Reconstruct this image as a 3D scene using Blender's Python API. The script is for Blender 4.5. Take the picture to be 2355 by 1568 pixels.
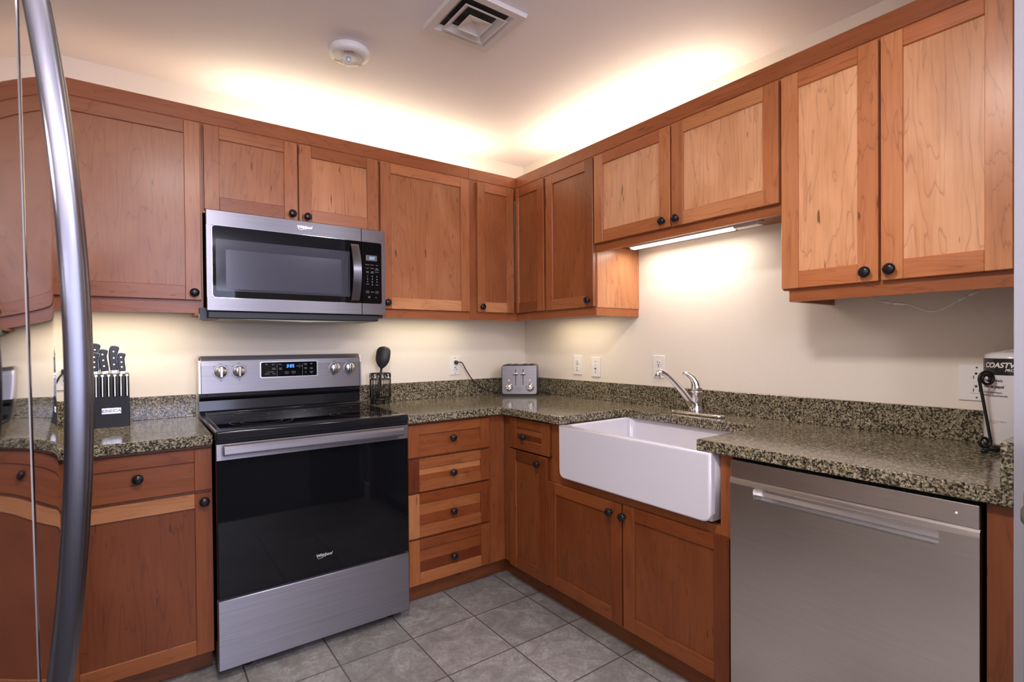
import bpy, bmesh, math, random
from mathutils import Vector, Matrix
for o in list(bpy.data.objects): bpy.data.objects.remove(o)
SC = bpy.context.scene
COL = SC.collection
rnd = random.Random(7)
# ------------------------------------------------------------------ camera, world, lights, exposure
YAW, PITCH, ROLL = -0.6281, -0.0097, -0.0081
fw = Vector((-math.sin(YAW), math.cos(YAW), 0)); rt = Vector((math.cos(YAW), math.sin(YAW), 0)); up = Vector((0, 0, 1))
F = fw*math.cos(PITCH) + up*math.sin(PITCH); U = up*math.cos(PITCH) - fw*math.sin(PITCH)
R = rt*math.cos(ROLL) + U*math.sin(ROLL); U = U*math.cos(ROLL) - rt*math.sin(ROLL)
cam = bpy.data.cameras.new('camera'); camo = bpy.data.objects.new('camera', cam); COL.objects.link(camo)
M = Matrix((R, U, -F)).transposed().to_4x4(); M.translation = (-2.1786, -2.8434, 1.2391)
camo.matrix_world = M
cam.sensor_width = 36; cam.lens = 1189.05/2355*36
cam.shift_x = 0.8/2355; cam.shift_y = 18.58/2355
cam.clip_start = 0.02
cam.dof.use_dof = True; cam.dof.focus_distance = 2.6; cam.dof.aperture_fstop = 7.0
SC.camera = camo
W = bpy.data.worlds.new('world'); SC.world = W; W.use_nodes = True
W.node_tree.nodes['Background'].inputs[0].default_value = (0.75, 0.8, 1, 1)
W.node_tree.nodes['Background'].inputs[1].default_value = 0.05
vs = SC.view_settings
vs.view_transform = 'Standard'; vs.look = 'None'; vs.gamma = 1; vs.use_curve_mapping = False
vs.exposure = 0.38
WARM = (1.0, 0.80, 0.50)
def area(name, loc, rot, sx, sy, power, color, spread=math.pi):
    l = bpy.data.lights.new(name, 'AREA'); l.shape = 'RECTANGLE'; l.size = sx; l.size_y = sy
    l.energy = power; l.color = color; l.spread = spread
    o = bpy.data.objects.new(name, l); COL.objects.link(o); o.location = loc; o.rotation_euler = rot
    return o
PI = math.pi
# tubes lying on top of the wall cabinets, behind the trim boards (shine up)
area('cabinet_top_light', (-1.12, -0.15, 2.205), (PI, 0, 0), 1.45, 0.04, 4.2, (1.0, 0.90, 0.66))
area('cabinet_top_light', (-2.20, -0.15, 2.205), (PI, 0, 0), 0.60, 0.04, 0.30, (1.0, 0.70, 0.45))
area('cabinet_top_light', (-0.15, -0.98, 2.205), (PI, 0, 0), 0.04, 1.20, 4.6, (1.0, 0.84, 0.62))
# strips below the wall cabinets (shine down)
area('under_cabinet_strip', (-2.28, -0.20, 1.398), (0, 0, 0), 0.55, 0.03, 2.4, (1.0, 0.86, 0.64))
area('under_cabinet_strip', (-0.82, -0.16, 1.398), (0, 0, 0), 0.55, 0.03, 1.05, (1.0, 0.88, 0.62))
area('under_cabinet_strip', (-0.16, -0.62, 1.398), (0, 0, 0), 0.03, 0.45, 1.05, (1.0, 0.84, 0.60))
# daylight from the windows of the living room behind the camera and that room's ceiling lamps
area('window_daylight', (-1.9, -6.85, 1.45), (PI/2, 0, 0), 1.9, 1.4, 58, (0.66, 0.70, 1.0))
def bulb(loc, r, power, color):
    l = bpy.data.lights.new('ceiling_lamp', 'POINT'); l.shadow_soft_size = r; l.energy = power; l.color = color
    o = bpy.data.objects.new('ceiling_lamp', l); COL.objects.link(o); o.location = loc
bulb((-1.65, -4.9, 2.20), 0.16, 52, (0.80, 0.80, 1.0))
bulb((-2.50, -3.75, 2.15), 0.14, 22, (0.92, 0.88, 1.0))
area('ceiling_lamp', (-0.62, -3.43, 2.44), (0, 0, 0), 0.22, 0.22, 34, (0.92, 0.90, 1.0))
area('kitchen_ceiling_lamp', (-1.95, -2.30, 2.45), (0, 0, 0), 0.30, 0.30, 27, (1.0, 0.93, 0.90))
# ------------------------------------------------------------------ materials
def new_mat(name):
    m = bpy.data.materials.new(name); m.use_nodes = True
    nt = m.node_tree; b = nt.nodes['Principled BSDF']
    return m, nt, b
def plain(name, col, rough=0.5, metal=0.0, emit=None, est=0.0, coat=0.0, trans=0.0, ior=1.45, spec=None):
    m, nt, b = new_mat(name)
    b.inputs['Base Color'].default_value = (*col, 1); b.inputs['Roughness'].default_value = rough
    b.inputs['Metallic'].default_value = metal; b.inputs['IOR'].default_value = ior
    if coat: b.inputs['Coat Weight'].default_value = coat; b.inputs['Coat Roughness'].default_value = 0.05
    if trans: b.inputs['Transmission Weight'].default_value = trans
    if spec is not None: b.inputs['Specular IOR Level'].default_value = spec
    if emit: b.inputs['Emission Color'].default_value = (*emit, 1); b.inputs['Emission Strength'].default_value = est
    return m
def nd(nt, t, **k):
    n = nt.nodes.new(t)
    for a, v in k.items(): setattr(n, a, v)
    return n
def ramp(nt, fac, stops, interp='LINEAR'):
    r = nd(nt, 'ShaderNodeValToRGB'); r.color_ramp.interpolation = interp
    e = r.color_ramp.elements
    while len(e) < len(stops): e.new(0.5)
    for i, (p, c) in enumerate(stops):
        e[i].position = p; e[i].color = (*c, 1) if len(c) == 3 else c
    nt.links.new(fac, r.inputs[0]); return r.outputs[0]
def math_n(nt, op, a, b=None, c=None):
    n = nd(nt, 'ShaderNodeMath', operation=op)
    for i, v in enumerate((a, b, c)):
        if v is None: continue
        if isinstance(v, (int, float)): n.inputs[i].default_value = v
        else: nt.links.new(v, n.inputs[i])
    return n.outputs[0]
def mixc(nt, fac, a, b, mode='MIX'):
    n = nd(nt, 'ShaderNodeMix', data_type='RGBA', blend_type=mode)
    if isinstance(fac, (int, float)): n.inputs[0].default_value = fac
    else: nt.links.new(fac, n.inputs[0])
    for i, v in ((6, a), (7, b)):
        if isinstance(v, tuple): n.inputs[i].default_value = (*v, 1)
        else: nt.links.new(v, n.inputs[i])
    return n.outputs[2]
def obj_coords(nt, scale, jitter=True):
    tc = nd(nt, 'ShaderNodeTexCoord'); v = tc.outputs['Object']
    if jitter:
        oi = nd(nt, 'ShaderNodeObjectInfo')
        cmb = nd(nt, 'ShaderNodeCombineXYZ')
        nt.links.new(math_n(nt, 'MULTIPLY', oi.outputs['Random'], 37.0), cmb.inputs[0])
        nt.links.new(math_n(nt, 'MULTIPLY', oi.outputs['Random'], 91.0), cmb.inputs[1])
        nt.links.new(math_n(nt, 'MULTIPLY', oi.outputs['Random'], 53.0), cmb.inputs[2])
        a = nd(nt, 'ShaderNodeVectorMath', operation='ADD'); nt.links.new(v, a.inputs[0]); nt.links.new(cmb.outputs[0], a.inputs[1]); v = a.outputs[0]
    m = nd(nt, 'ShaderNodeVectorMath', operation='MULTIPLY'); nt.links.new(v, m.inputs[0]); m.inputs[1].default_value = scale
    return m.outputs[0]
def noise(nt, vec, scale=1.0, detail=2.0, rough=0.5, dist=0.0):
    n = nd(nt, 'ShaderNodeTexNoise'); n.inputs['Scale'].default_value = scale; n.inputs['Detail'].default_value = detail
    n.inputs['Roughness'].default_value = rough; n.inputs['Distortion'].default_value = dist
    nt.links.new(vec, n.inputs['Vector']); return n.outputs['Fac']
def bump(nt, b, h, strength=0.1, dist=0.002):
    n = nd(nt, 'ShaderNodeBump'); n.inputs['Strength'].default_value = strength; n.inputs['Distance'].default_value = dist
    nt.links.new(h, n.inputs['Height']); nt.links.new(n.outputs[0], b.inputs['Normal'])
def make_wood(name, vertical, figure=1.0):
    m, nt, b = new_mat(name)
    s = (7.0, 7.0, 0.9) if vertical else (0.9, 7.0, 7.0)
    v = obj_coords(nt, s)
    n1 = noise(nt, v, 1.0, 4.0, 0.48, 0.5)
    ring = math_n(nt, 'FRACT', math_n(nt, 'MULTIPLY', n1, 15.0))
    line = ramp(nt, ring, [(0.0, (1, 1, 1)), (0.08, (0.22, 0.22, 0.22)), (0.5, (0, 0, 0)), (0.95, (0.1, 0.1, 0.1)), (1.0, (1, 1, 1))])
    s2 = (110.0, 110.0, 5.0) if vertical else (5.0, 110.0, 110.0)
    fine = noise(nt, obj_coords(nt, s2), 1.0, 3.0, 0.6)
    s3 = (5.0, 5.0, 2.2) if vertical else (2.2, 5.0, 5.0)
    mott = noise(nt, obj_coords(nt, s3), 1.0, 2.0, 0.5, 0.8)
    s4 = (60.0, 60.0, 10.0) if vertical else (10.0, 60.0, 60.0)
    speck = ramp(nt, noise(nt, obj_coords(nt, s4), 1.0, 1.0, 0.4), [(0.0, (0, 0, 0)), (0.745, (0, 0, 0)), (0.79, (1, 1, 1))])
    at = nd(nt, 'ShaderNodeAttribute', attribute_name='tone')
    base = mixc(nt, ramp(nt, mott, [(0.3, (0, 0, 0)), (0.7, (1, 1, 1))]), (0.335, 0.106, 0.033), (0.43, 0.155, 0.058))
    c = mixc(nt, 1.0, base, at.outputs['Color'], 'MULTIPLY')
    c = mixc(nt, math_n(nt, 'MULTIPLY', line, 0.55*figure), c, (0.50, 0.42, 0.38), 'MULTIPLY')
    c = mixc(nt, math_n(nt, 'MULTIPLY', ramp(nt, fine, [(0.45, (0, 0, 0)), (0.75, (1, 1, 1))]), 0.35), c, (0.62, 0.54, 0.48), 'MULTIPLY')
    c = mixc(nt, math_n(nt, 'MULTIPLY', speck, 0.75), c, (0.05, 0.02, 0.01))
    nt.links.new(c, b.inputs['Base Color'])
    b.inputs['Roughness'].default_value = 0.36; b.inputs['Specular IOR Level'].default_value = 0.35
    b.inputs['Coat Weight'].default_value = 0.12; b.inputs['Coat Roughness'].default_value = 0.22
    bump(nt, b, fine, 0.06, 0.0008)
    return m
WV = make_wood('cherry_wood_vertical_grain', True); WH = make_wood('cherry_wood_horizontal_grain', False)
def make_granite():
    m, nt, b = new_mat('speckled_granite')
    v = obj_coords(nt, (1, 1, 1), False)
    wob = nd(nt, 'ShaderNodeTexNoise'); wob.inputs['Scale'].default_value = 230; wob.inputs['Detail'].default_value = 2
    nt.links.new(v, wob.inputs['Vector'])
    ad = nd(nt, 'ShaderNodeVectorMath', operation='MULTIPLY_ADD'); nt.links.new(wob.outputs['Color'], ad.inputs[0])
    ad.inputs[1].default_value = (0.0085, 0.0085, 0.0085); nt.links.new(v, ad.inputs[2])
    vo = nd(nt, 'ShaderNodeTexVoronoi'); vo.inputs['Scale'].default_value = 225; nt.links.new(ad.outputs[0], vo.inputs['Vector'])
    sep = nd(nt, 'ShaderNodeSeparateColor'); nt.links.new(vo.outputs['Color'], sep.inputs[0])
    c = ramp(nt, sep.outputs[0], [(0.0, (0.014, 0.011, 0.009)), (0.28, (0.05, 0.037, 0.026)), (0.42, (0.165, 0.14, 0.09)), (0.62, (0.28, 0.25, 0.165)), (0.86, (0.40, 0.365, 0.265))], 'CONSTANT')
    vo2 = nd(nt, 'ShaderNodeTexVoronoi'); vo2.inputs['Scale'].default_value = 520; nt.links.new(v, vo2.inputs['Vector'])
    sep2 = nd(nt, 'ShaderNodeSeparateColor'); nt.links.new(vo2.outputs['Color'], sep2.inputs[0])
    c = mixc(nt, 1.0, c, ramp(nt, sep2.outputs[0], [(0.0, (0.72, 0.70, 0.66)), (1.0, (1.28, 1.27, 1.24))]), 'MULTIPLY')
    n2 = noise(nt, v, 320, 2, 0.6)
    c = mixc(nt, ramp(nt, n2, [(0.45, (0, 0, 0)), (0.7, (0.55, 0.55, 0.55))]), c, (0.09, 0.07, 0.05))
    nt.links.new(c, b.inputs['Base Color'])
    b.inputs['Roughness'].default_value = 0.13; b.inputs['Specular IOR Level'].default_value = 0.55
    return m
GRAN = make_granite()
def make_steel(name, col, rough, axis, aniso=0.75, streak=0.10, bmp=0.05):
    m, nt, b = new_mat(name)
    sc = {'x': (3.0, 420.0, 420.0), 'z': (420.0, 420.0, 3.0)}[axis]
    n = noise(nt, obj_coords(nt, sc), 1.0, 2.0, 0.6)
    c = mixc(nt, ramp(nt, n, [(0.3, (0, 0, 0)), (0.7, (1, 1, 1))]), tuple(x*(1-streak) for x in col), tuple(min(1, x*(1+streak)) for x in col))
    nt.links.new(c, b.inputs['Base Color']); b.inputs['Metallic'].default_value = 1
    b.inputs['Roughness'].default_value = rough
    b.inputs['Anisotropic'].default_value = aniso
    tg = nd(nt, 'ShaderNodeTangent', direction_type='RADIAL', axis={'x': 'X', 'z': 'Z'}[axis]); nt.links.new(tg.outputs[0], b.inputs['Tangent'])
    if bmp: bump(nt, b, n, bmp, 0.0005)
    return m
STEEL = make_steel('brushed_stainless_steel', (0.265, 0.255, 0.28), 0.40, 'x')
STEELF = make_steel('polished_fridge_steel', (0.52, 0.50, 0.50), 0.035, 'z', 0.0, 0.03, 0.0)
STEELB = make_steel('brushed_handle_steel', (0.21, 0.205, 0.23), 0.30, 'z', 0.5, 0.04)
DWST = make_steel('satin_dishwasher_steel', (0.60, 0.56, 0.535), 0.27, 'x', 0.35, 0.05)
CHROME = plain('chrome', (0.86, 0.86, 0.88), 0.06, 1.0)
SATIN = plain('satin_metal', (0.70, 0.70, 0.72), 0.28, 1.0)
BLKG = plain('black_ceramic_glass', (0.004, 0.004, 0.005), 0.03, 0, spec=0.30)
BLKE = plain('black_enamel', (0.010, 0.010, 0.012), 0.12)
BLKP = plain('black_plastic', (0.014, 0.014, 0.016), 0.42)
DGREY = plain('dark_grey_metal', (0.05, 0.05, 0.055), 0.45, 0.3)
KNOBM = plain('dark_bronze_knob', (0.018, 0.017, 0.020), 0.22, 0.35)
IRON = plain('black_wrought_iron', (0.013, 0.012, 0.013), 0.40, 0.2)
WHITEP = plain('white_plastic', (0.80, 0.78, 0.76), 0.35)
WHITEPO = plain('white_porcelain', (0.66, 0.64, 0.70), 0.10, coat=0.4)
SLOTM = plain('dark_slot', (0.02, 0.02, 0.02), 0.6)
RINGM = plain('burner_ring_print', (0.10, 0.10, 0.105), 0.3)
WINM = plain('oven_screen_glass', (0.045, 0.045, 0.062), 0.08)
WINM2 = plain('microwave_mesh_screen', (0.060, 0.060, 0.085), 0.16)
PRINT = plain('grey_print', (0.42, 0.42, 0.45), 0.5)
PRINTD = plain('dark_print', (0.05, 0.05, 0.06), 0.5)
LOGOM = plain('logo_metal', (0.80, 0.80, 0.82), 0.25, 0.6)
BLUE = plain('blue_digits', (0.02, 0.05, 0.2), 0.5, emit=(0.05, 0.20, 1.0), est=3.0)
BLUEW = plain('white_blue_led', (0.2, 0.2, 0.4), 0.5, emit=(0.45, 0.5, 1.0), est=6.0)
LCDM = plain('lcd_window', (0.16, 0.11, 0.085), 0.25)
TUBE = plain('lit_tube', (1, 1, 1), 0.5, emit=(1.0, 0.93, 0.78), est=7.0)
KBLOCK = plain('black_painted_wood', (0.014, 0.014, 0.020), 0.5)
REDM = plain('red_print', (0.50, 0.06, 0.04), 0.5)
CLEAR = plain('clear_plastic', (0.95, 0.95, 0.95), 0.05, trans=1.0, ior=1.4)
NYLON = plain('black_nylon', (0.020, 0.019, 0.022), 0.5)
GREYBIN = plain('grey_plastic', (0.105, 0.105, 0.11), 0.5)
FILTER = plain('grease_filter_metal', (0.36, 0.33, 0.25), 0.45, 0.5)
MAPLE = None
def make_paint(name, col, rough=0.7):
    m, nt, b = new_mat(name)
    n = noise(nt, obj_coords(nt, (1, 1, 1), False), 90, 3, 0.6)
    c = mixc(nt, n, tuple(x*0.97 for x in col), tuple(min(1, x*1.03) for x in col))
    nt.links.new(c, b.inputs['Base Color']); b.inputs['Roughness'].default_value = rough
    bump(nt, b, n, 0.08, 0.001); return m
PAINT = make_paint('cream_wall_paint', (0.78, 0.71, 0.62))
CEILP = make_paint('cream_ceiling_paint', (0.84, 0.79, 0.80))
ENDP = make_paint('dimmed_end_wall_paint', (0.35, 0.34, 0.385))  # pale wall in weak light: the dimness is put into its colour
VENTM = plain('vent_enamel', (0.72, 0.68, 0.66), 0.4)
def make_tile():
    m, nt, b = new_mat('grey_stone_tile')
    tc = nd(nt, 'ShaderNodeTexCoord')
    mp = nd(nt, 'ShaderNodeMapping'); mp.inputs['Location'].default_value = (0.945, 0.8375, 0)
    nt.links.new(tc.outputs['Object'], mp.inputs[0])
    br = nd(nt, 'ShaderNodeTexBrick', offset=0.0, offset_frequency=1, squash=1.0)
    br.inputs['Scale'].default_value = 1.0; br.inputs['Brick Width'].default_value = 0.3045; br.inputs['Row Height'].default_value = 0.3045
    br.inputs['Mortar Size'].default_value = 0.003; br.inputs['Mortar Smooth'].default_value = 0.15; br.inputs['Bias'].default_value = 0
    br.inputs['Color1'].default_value = (0.9, 0.9, 0.9, 1); br.inputs['Color2'].default_value = (1.12, 1.12, 1.12, 1); br.inputs['Mortar'].default_value = (1, 1, 1, 1)
    nt.links.new(mp.outputs[0], br.inputs['Vector'])
    v = tc.outputs['Object']
    n1 = noise(nt, v, 9, 8, 0.70, 0.9); n2 = noise(nt, v, 42, 6, 0.75, 1.4)
    c = ramp(nt, n1, [(0.32, (0.17, 0.16, 0.148)), (0.5, (0.26, 0.243, 0.222)), (0.68, (0.38, 0.367, 0.352))])
    c = mixc(nt, ramp(nt, n2, [(0.42, (0, 0, 0)), (0.60, (0.62, 0.62, 0.62))]), c, (0.155, 0.143, 0.132))
    c = mixc(nt, 1.0, c, br.outputs['Color'], 'MULTIPLY')
    c = mixc(nt, br.outputs['Fac'], c, (0.075, 0.065, 0.06))
    nt.links.new(c, b.inputs['Base Color'])
    b.inputs['Roughness'].default_value = 0.42
    h = math_n(nt, 'SUBTRACT', math_n(nt, 'MULTIPLY', n2, 0.25), br.outputs['Fac'])
    bump(nt, b, h, 0.35, 0.002)
    return m
TILE = make_tile()
def make_carpet():
    m, nt, b = new_mat('dark_carpet')
    n = noise(nt, obj_coords(nt, (1, 1, 1), False), 250, 3, 0.7)
    nt.links.new(mixc(nt, n, (0.025, 0.023, 0.022), (0.07, 0.065, 0.06)), b.inputs['Base Color']); b.inputs['Roughness'].default_value = 1
    bump(nt, b, n, 0.6, 0.004); return m
CARPET = make_carpet()
# ------------------------------------------------------------------ mesh builder
def seg(n): return [2*PI*i/n for i in range(n)]
def text_geo(s, size, shear=0.0, bold=0.0, spacing=1.0, align='CENTER'):
    cu = bpy.data.curves.new('t', 'FONT'); cu.body = s; cu.size = size; cu.shear = shear; cu.offset = bold; cu.space_character = spacing
    cu.align_x = align; cu.align_y = 'CENTER'; cu.resolution_u = 3; cu.fill_mode = 'FRONT'
    o = bpy.data.objects.new('t', cu); COL.objects.link(o)
    me = bpy.data.meshes.new_from_object(o.evaluated_get(bpy.context.evaluated_depsgraph_get()))
    vs_ = [tuple(v.co) for v in me.vertices]; fs = [tuple(p.vertices) for p in me.polygons]
    bpy.data.objects.remove(o); bpy.data.curves.remove(cu); bpy.data.meshes.remove(me)
    return vs_, fs
class MB:
    def __init__(s, tone=(1, 1, 1)):
        s.b = bmesh.new(); s.l = s.b.loops.layers.float_color.new('tone'); s.tone = tone
    def _fin(s, faces, smooth=False):
        for f in faces:
            f.smooth = smooth
            for lp in f.loops: lp[s.l] = (*s.tone, 1)
    def box(s, x0, x1, y0, y1, z0, z1, bev=0.0, segs=1):
        r = bmesh.ops.create_cube(s.b, size=1)
        bmesh.ops.scale(s.b, vec=(abs(x1-x0), abs(y1-y0), abs(z1-z0)), verts=r['verts'])
        bmesh.ops.translate(s.b, vec=((x0+x1)/2, (y0+y1)/2, (z0+z1)/2), verts=r['verts'])
        fs = list({f for v in r['verts'] for f in v.link_faces})
        s._fin(fs)
        if bev:
            es = list({e for v in r['verts'] for e in v.link_edges})
            q = bmesh.ops.bevel(s.b, geom=es, offset=bev, segments=segs, affect='EDGES', profile=0.5, clamp_overlap=True)
            s._fin(q['faces'], segs > 1)
        return s
    def poly(s, pts, vec, bev=0.0, segs=1, smooth=False, front=False):
        """closed outline (3-D points) pushed along vec"""
        v0 = [s.b.verts.new(p) for p in pts]; v1 = [s.b.verts.new(Vector(p)+Vector(vec)) for p in pts]
        n = len(pts); fs = [s.b.faces.new(v0), s.b.faces.new(list(reversed(v1)))]
        sd = [s.b.faces.new((v0[i], v1[i], v1[(i+1) % n], v0[(i+1) % n])) for i in range(n)]
        s._fin(fs); s._fin(sd, smooth)
        bmesh.ops.recalc_face_normals(s.b, faces=fs+sd)
        if bev:
            es = list({e for f in (fs[:1] if front else fs) for e in f.edges})
            q = bmesh.ops.bevel(s.b, geom=es, offset=bev, segments=segs, affect='EDGES', profile=0.5)
            s._fin(q['faces'], True)
        return s
    def lathe(s, prof, c=(0, 0, 0), axis='z', n=28, smooth=True, sx=1.0):
        """prof = [(radius, height)]; axis as vector or letter"""
        ax = {'x': Vector((1, 0, 0)), 'y': Vector((0, 1, 0)), 'z': Vector((0, 0, 1)), '-y': Vector((0, -1, 0)), '-z': Vector((0, 0, -1))}.get(axis) if isinstance(axis, str) else Vector(axis).normalized()
        q = Vector((0, 0, 1)).rotation_difference(ax); c = Vector(c)
        rings = []
        for r, h in prof:
            if r <= 1e-6: rings.append([s.b.verts.new(c + q @ Vector((0, 0, h)))])
            else: rings.append([s.b.verts.new(c + q @ Vector((r*math.cos(a)*sx, r*math.sin(a), h))) for a in seg(n)])
        fs = []
        for A, B in zip(rings, rings[1:]):
            for i in range(n):
                j = (i+1) % n
                if len(A) == 1 and len(B) == 1: continue
                if len(A) == 1: fs.append(s.b.faces.new((A[0], B[j], B[i])))
                elif len(B) == 1: fs.append(s.b.faces.new((A[i], A[j], B[0])))
                else: fs.append(s.b.faces.new((A[i], A[j], B[j], B[i])))
        bmesh.ops.recalc_face_normals(s.b, faces=fs)
        s._fin(fs, smooth); return s
    def cyl(s, c, r, h, axis='z', n=24, bev=0.0):
        b_ = min(bev, r*0.5, h*0.5)
        if b_: p = [(0, 0), (r-b_, 0), (r, b_), (r, h-b_), (r-b_, h), (0, h)]
        else: p = [(0, 0), (r, 0), (r, 0), (r, h), (r, h), (0, h)]
        return s.lathe(p, c, axis, n)
    def tube(s, pts, r, n=10, closed=False, flat=1.0, ref=(0, 0, 1)):
        """swept round (or flattened) bar; r number or list"""
        P = [Vector(p) for p in pts]; k = len(P); rings = []; prev = None
        for i in range(k):
            if closed: t = (P[(i+1) % k]-P[i-1])
            else: t = P[min(i+1, k-1)]-P[max(i-1, 0)]
            t.normalize()
            if prev is None:
                a = Vector(ref)
                if abs(a.dot(t)) > 0.95: a = Vector((1, 0, 0)) if abs(t.x) < 0.9 else Vector((0, 1, 0))
                u = (a - t*a.dot(t)).normalized()
            else: u = (prev - t*prev.dot(t)).normalized()
            prev = u; w = t.cross(u)
            rr = r[i] if isinstance(r, (list, tuple)) else r
            rings.append([s.b.verts.new(P[i] + u*math.cos(a)*rr + w*math.sin(a)*rr*flat) for a in seg(n)])
        fs = []
        pairs = list(zip(rings, rings[1:])) + ([(rings[-1], rings[0])] if closed else [])
        for A, B in pairs:
            for i in range(n): fs.append(s.b.faces.new((A[i], A[(i+1) % n], B[(i+1) % n], B[i])))
        if not closed: fs.append(s.b.faces.new(rings[0])); fs.append(s.b.faces.new(list(reversed(rings[-1]))))
        bmesh.ops.recalc_face_normals(s.b, faces=fs); s._fin(fs, True)
        return s
    def text(s, t, size, c, xd=(1, 0, 0), yd=(0, 0, 1), shear=0.0, bold=0.0, spacing=1.0, align='CENTER', fn=None, depth=0.0004):
        V, Fs = text_geo(t, size, shear, bold, spacing, align)
        xd = Vector(xd); yd = Vector(yd); c = Vector(c)
        vv = [s.b.verts.new(fn(v[0], v[1]) if fn else c + xd*v[0] + yd*v[1]) for v in V]
        fs = []
        for f in Fs:
            try: fs.append(s.b.faces.new([vv[i] for i in f]))
            except ValueError: pass
        s._fin(fs); return s
    def build(s, name, mat, parent=None, origin=(0, 0, 0), dedupe=False):
        bmesh.ops.translate(s.b, vec=-Vector(origin), verts=s.b.verts)
        me = bpy.data.meshes.new(name); s.b.to_mesh(me); s.b.free(); me.materials.append(mat)
        o = bpy.data.objects.new(name, me); COL.objects.link(o)
        if parent is not None: o.parent = parent
        return o
def round_rect(x0, x1, z0, z1, r, n=5):
    out = []
    for cx, cz, a0 in ((x1-r, z1-r, 0), (x0+r, z1-r, PI/2), (x0+r, z0+r, PI), (x1-r, z0+r, 1.5*PI)):
        for i in range(n+1):
            a = a0 + PI/2*i/n; out.append((cx+r*math.cos(a), cz+r*math.sin(a)))
    return out
def plate_hole(mb, outer, inner, y0, y1, smooth=False):
    """plate between a rectangle (x0,x1,z0,z1) and an inner loop of (x,z), from y0 to y1"""
    x0, x1, z0, z1 = outer; cx = sum(p[0] for p in inner)/len(inner); cz = sum(p[1] for p in inner)/len(inner)
    O = []
    for (x, z) in inner:
        dx, dz = x-cx, z-cz
        t = min((((x1 if dx > 0 else x0)-cx)/dx) if abs(dx) > 1e-9 else 1e9, (((z1 if dz > 0 else z0)-cz)/dz) if abs(dz) > 1e-9 else 1e9)
        O.append([cx+dx*t, cz+dz*t])
    for q in ((x0, z0), (x0, z1), (x1, z0), (x1, z1)):
        k = min(range(len(O)), key=lambda i: (O[i][0]-q[0])**2+(O[i][1]-q[1])**2); O[k] = list(q)
    b = mb.b; n = len(inner)
    L = [[b.verts.new((p[0], y, p[1])) for p in loop] for loop, y in ((O, y0), (inner, y0), (inner, y1), (O, y1))]
    fs = []
    for A, B in ((L[0], L[1]), (L[1], L[2]), (L[2], L[3]), (L[3], L[0])):
        for i in range(n): fs.append(b.faces.new((A[i], A[(i+1) % n], B[(i+1) % n], B[i])))
    bmesh.ops.recalc_face_normals(b, faces=fs); mb._fin(fs, smooth)
RUN = {'L': 0.0, 'R': -PI/2}
class Thing:
    """an empty at the thing's base; parts are given in run coordinates (x along the wall, y towards the wall, z up)"""
    def __init__(s, name, label, cat, o, run='L', group=None, rot=None):
        s.o = Vector(o); e = bpy.data.objects.new(name, None); COL.objects.link(e); e.empty_display_size = 0.05
        a = RUN[run] if rot is None else rot
        e.location = (Matrix.Rotation(RUN[run], 3, 'Z') @ s.o) if rot is None else s.o
        if rot is not None: s.o = Vector((0, 0, 0))
        e.rotation_euler = (0, 0, a); e['label'] = label; e['category'] = cat
        if group: e['group'] = group
        s.e = e
    def part(s, name, mb, mat, parent=None, label=None):
        p = mb.build(name, mat, parent or s.e, s.o)
        if label: p['label'] = label
        return p
def solo(o, label, cat, group=None):
    o['label'] = label; o['category'] = cat
    if group: o['group'] = group
    return o
def copy_tree(o, parent=None):
    c = o.copy(); COL.objects.link(c)
    if parent is not None: c.parent = parent
    for ch in list(o.children): copy_tree(ch, c)
    return c
# ------------------------------------------------------------------ room shell
def struct(name, mb, mat, parent=None):
    o = mb.build(name, mat, parent)
    if parent is None: o['kind'] = 'structure'
    return o
ZC = 2.456
struct('floor', MB().box(-3.2, 2.1, -2.66, 0.1, -0.1, 0.0), TILE)
struct('floor_carpet', MB().box(-3.2, 2.1, -7.2, -2.66, -0.1, 0.0), CARPET)
struct('ceiling', MB().box(-3.2, 2.1, -7.2, 0.1, ZC, ZC+0.1), CEILP)
struct('wall_back', MB().box(-3.2, 0.1, 0.0, 0.1, 0, ZC), PAINT)
struct('wall_right', MB().box(0.0, 0.1, -2.58, 0.0, 0, ZC), PAINT)
struct('wall_left', MB().box(-3.2, -3.1, -7.2, 0.0, 0, ZC), PAINT)
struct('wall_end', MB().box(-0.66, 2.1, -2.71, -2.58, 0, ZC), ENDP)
struct('wall_east', MB().box(2.0, 2.1, -7.2, -2.71, 0, ZC), PAINT)
wr = MB(); wr.box(-3.2, -2.9, -7.2, -7.0, 0, ZC); wr.box(-0.9, 2.1, -7.2, -7.0, 0, ZC); wr.box(-2.9, -0.9, -7.2, -7.0, 0, 0.7); wr.box(-2.9, -0.9, -7.2, -7.0, 2.2, ZC)
struct('wall_rear', wr, PAINT)
wf = MB()
for x0, x1, z0, z1 in ((-2.9, -2.84, 0.7, 2.2), (-0.96, -0.9, 0.7, 2.2), (-2.84, -0.96, 0.7, 0.76), (-2.84, -0.96, 2.14, 2.2), (-1.93, -1.87, 0.76, 2.14)): wf.box(x0, x1, -7.08, -7.0, z0, z1)
w1 = struct('window_1', wf, WHITEP)
bb = MB(); bb.box(-0.675, -0.66, -2.725, -2.58, 0, 0.11); bb.box(-0.675, 2.0, -2.725, -2.71, 0, 0.11)
struct('baseboard_end', bb, WHITEP)
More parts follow.
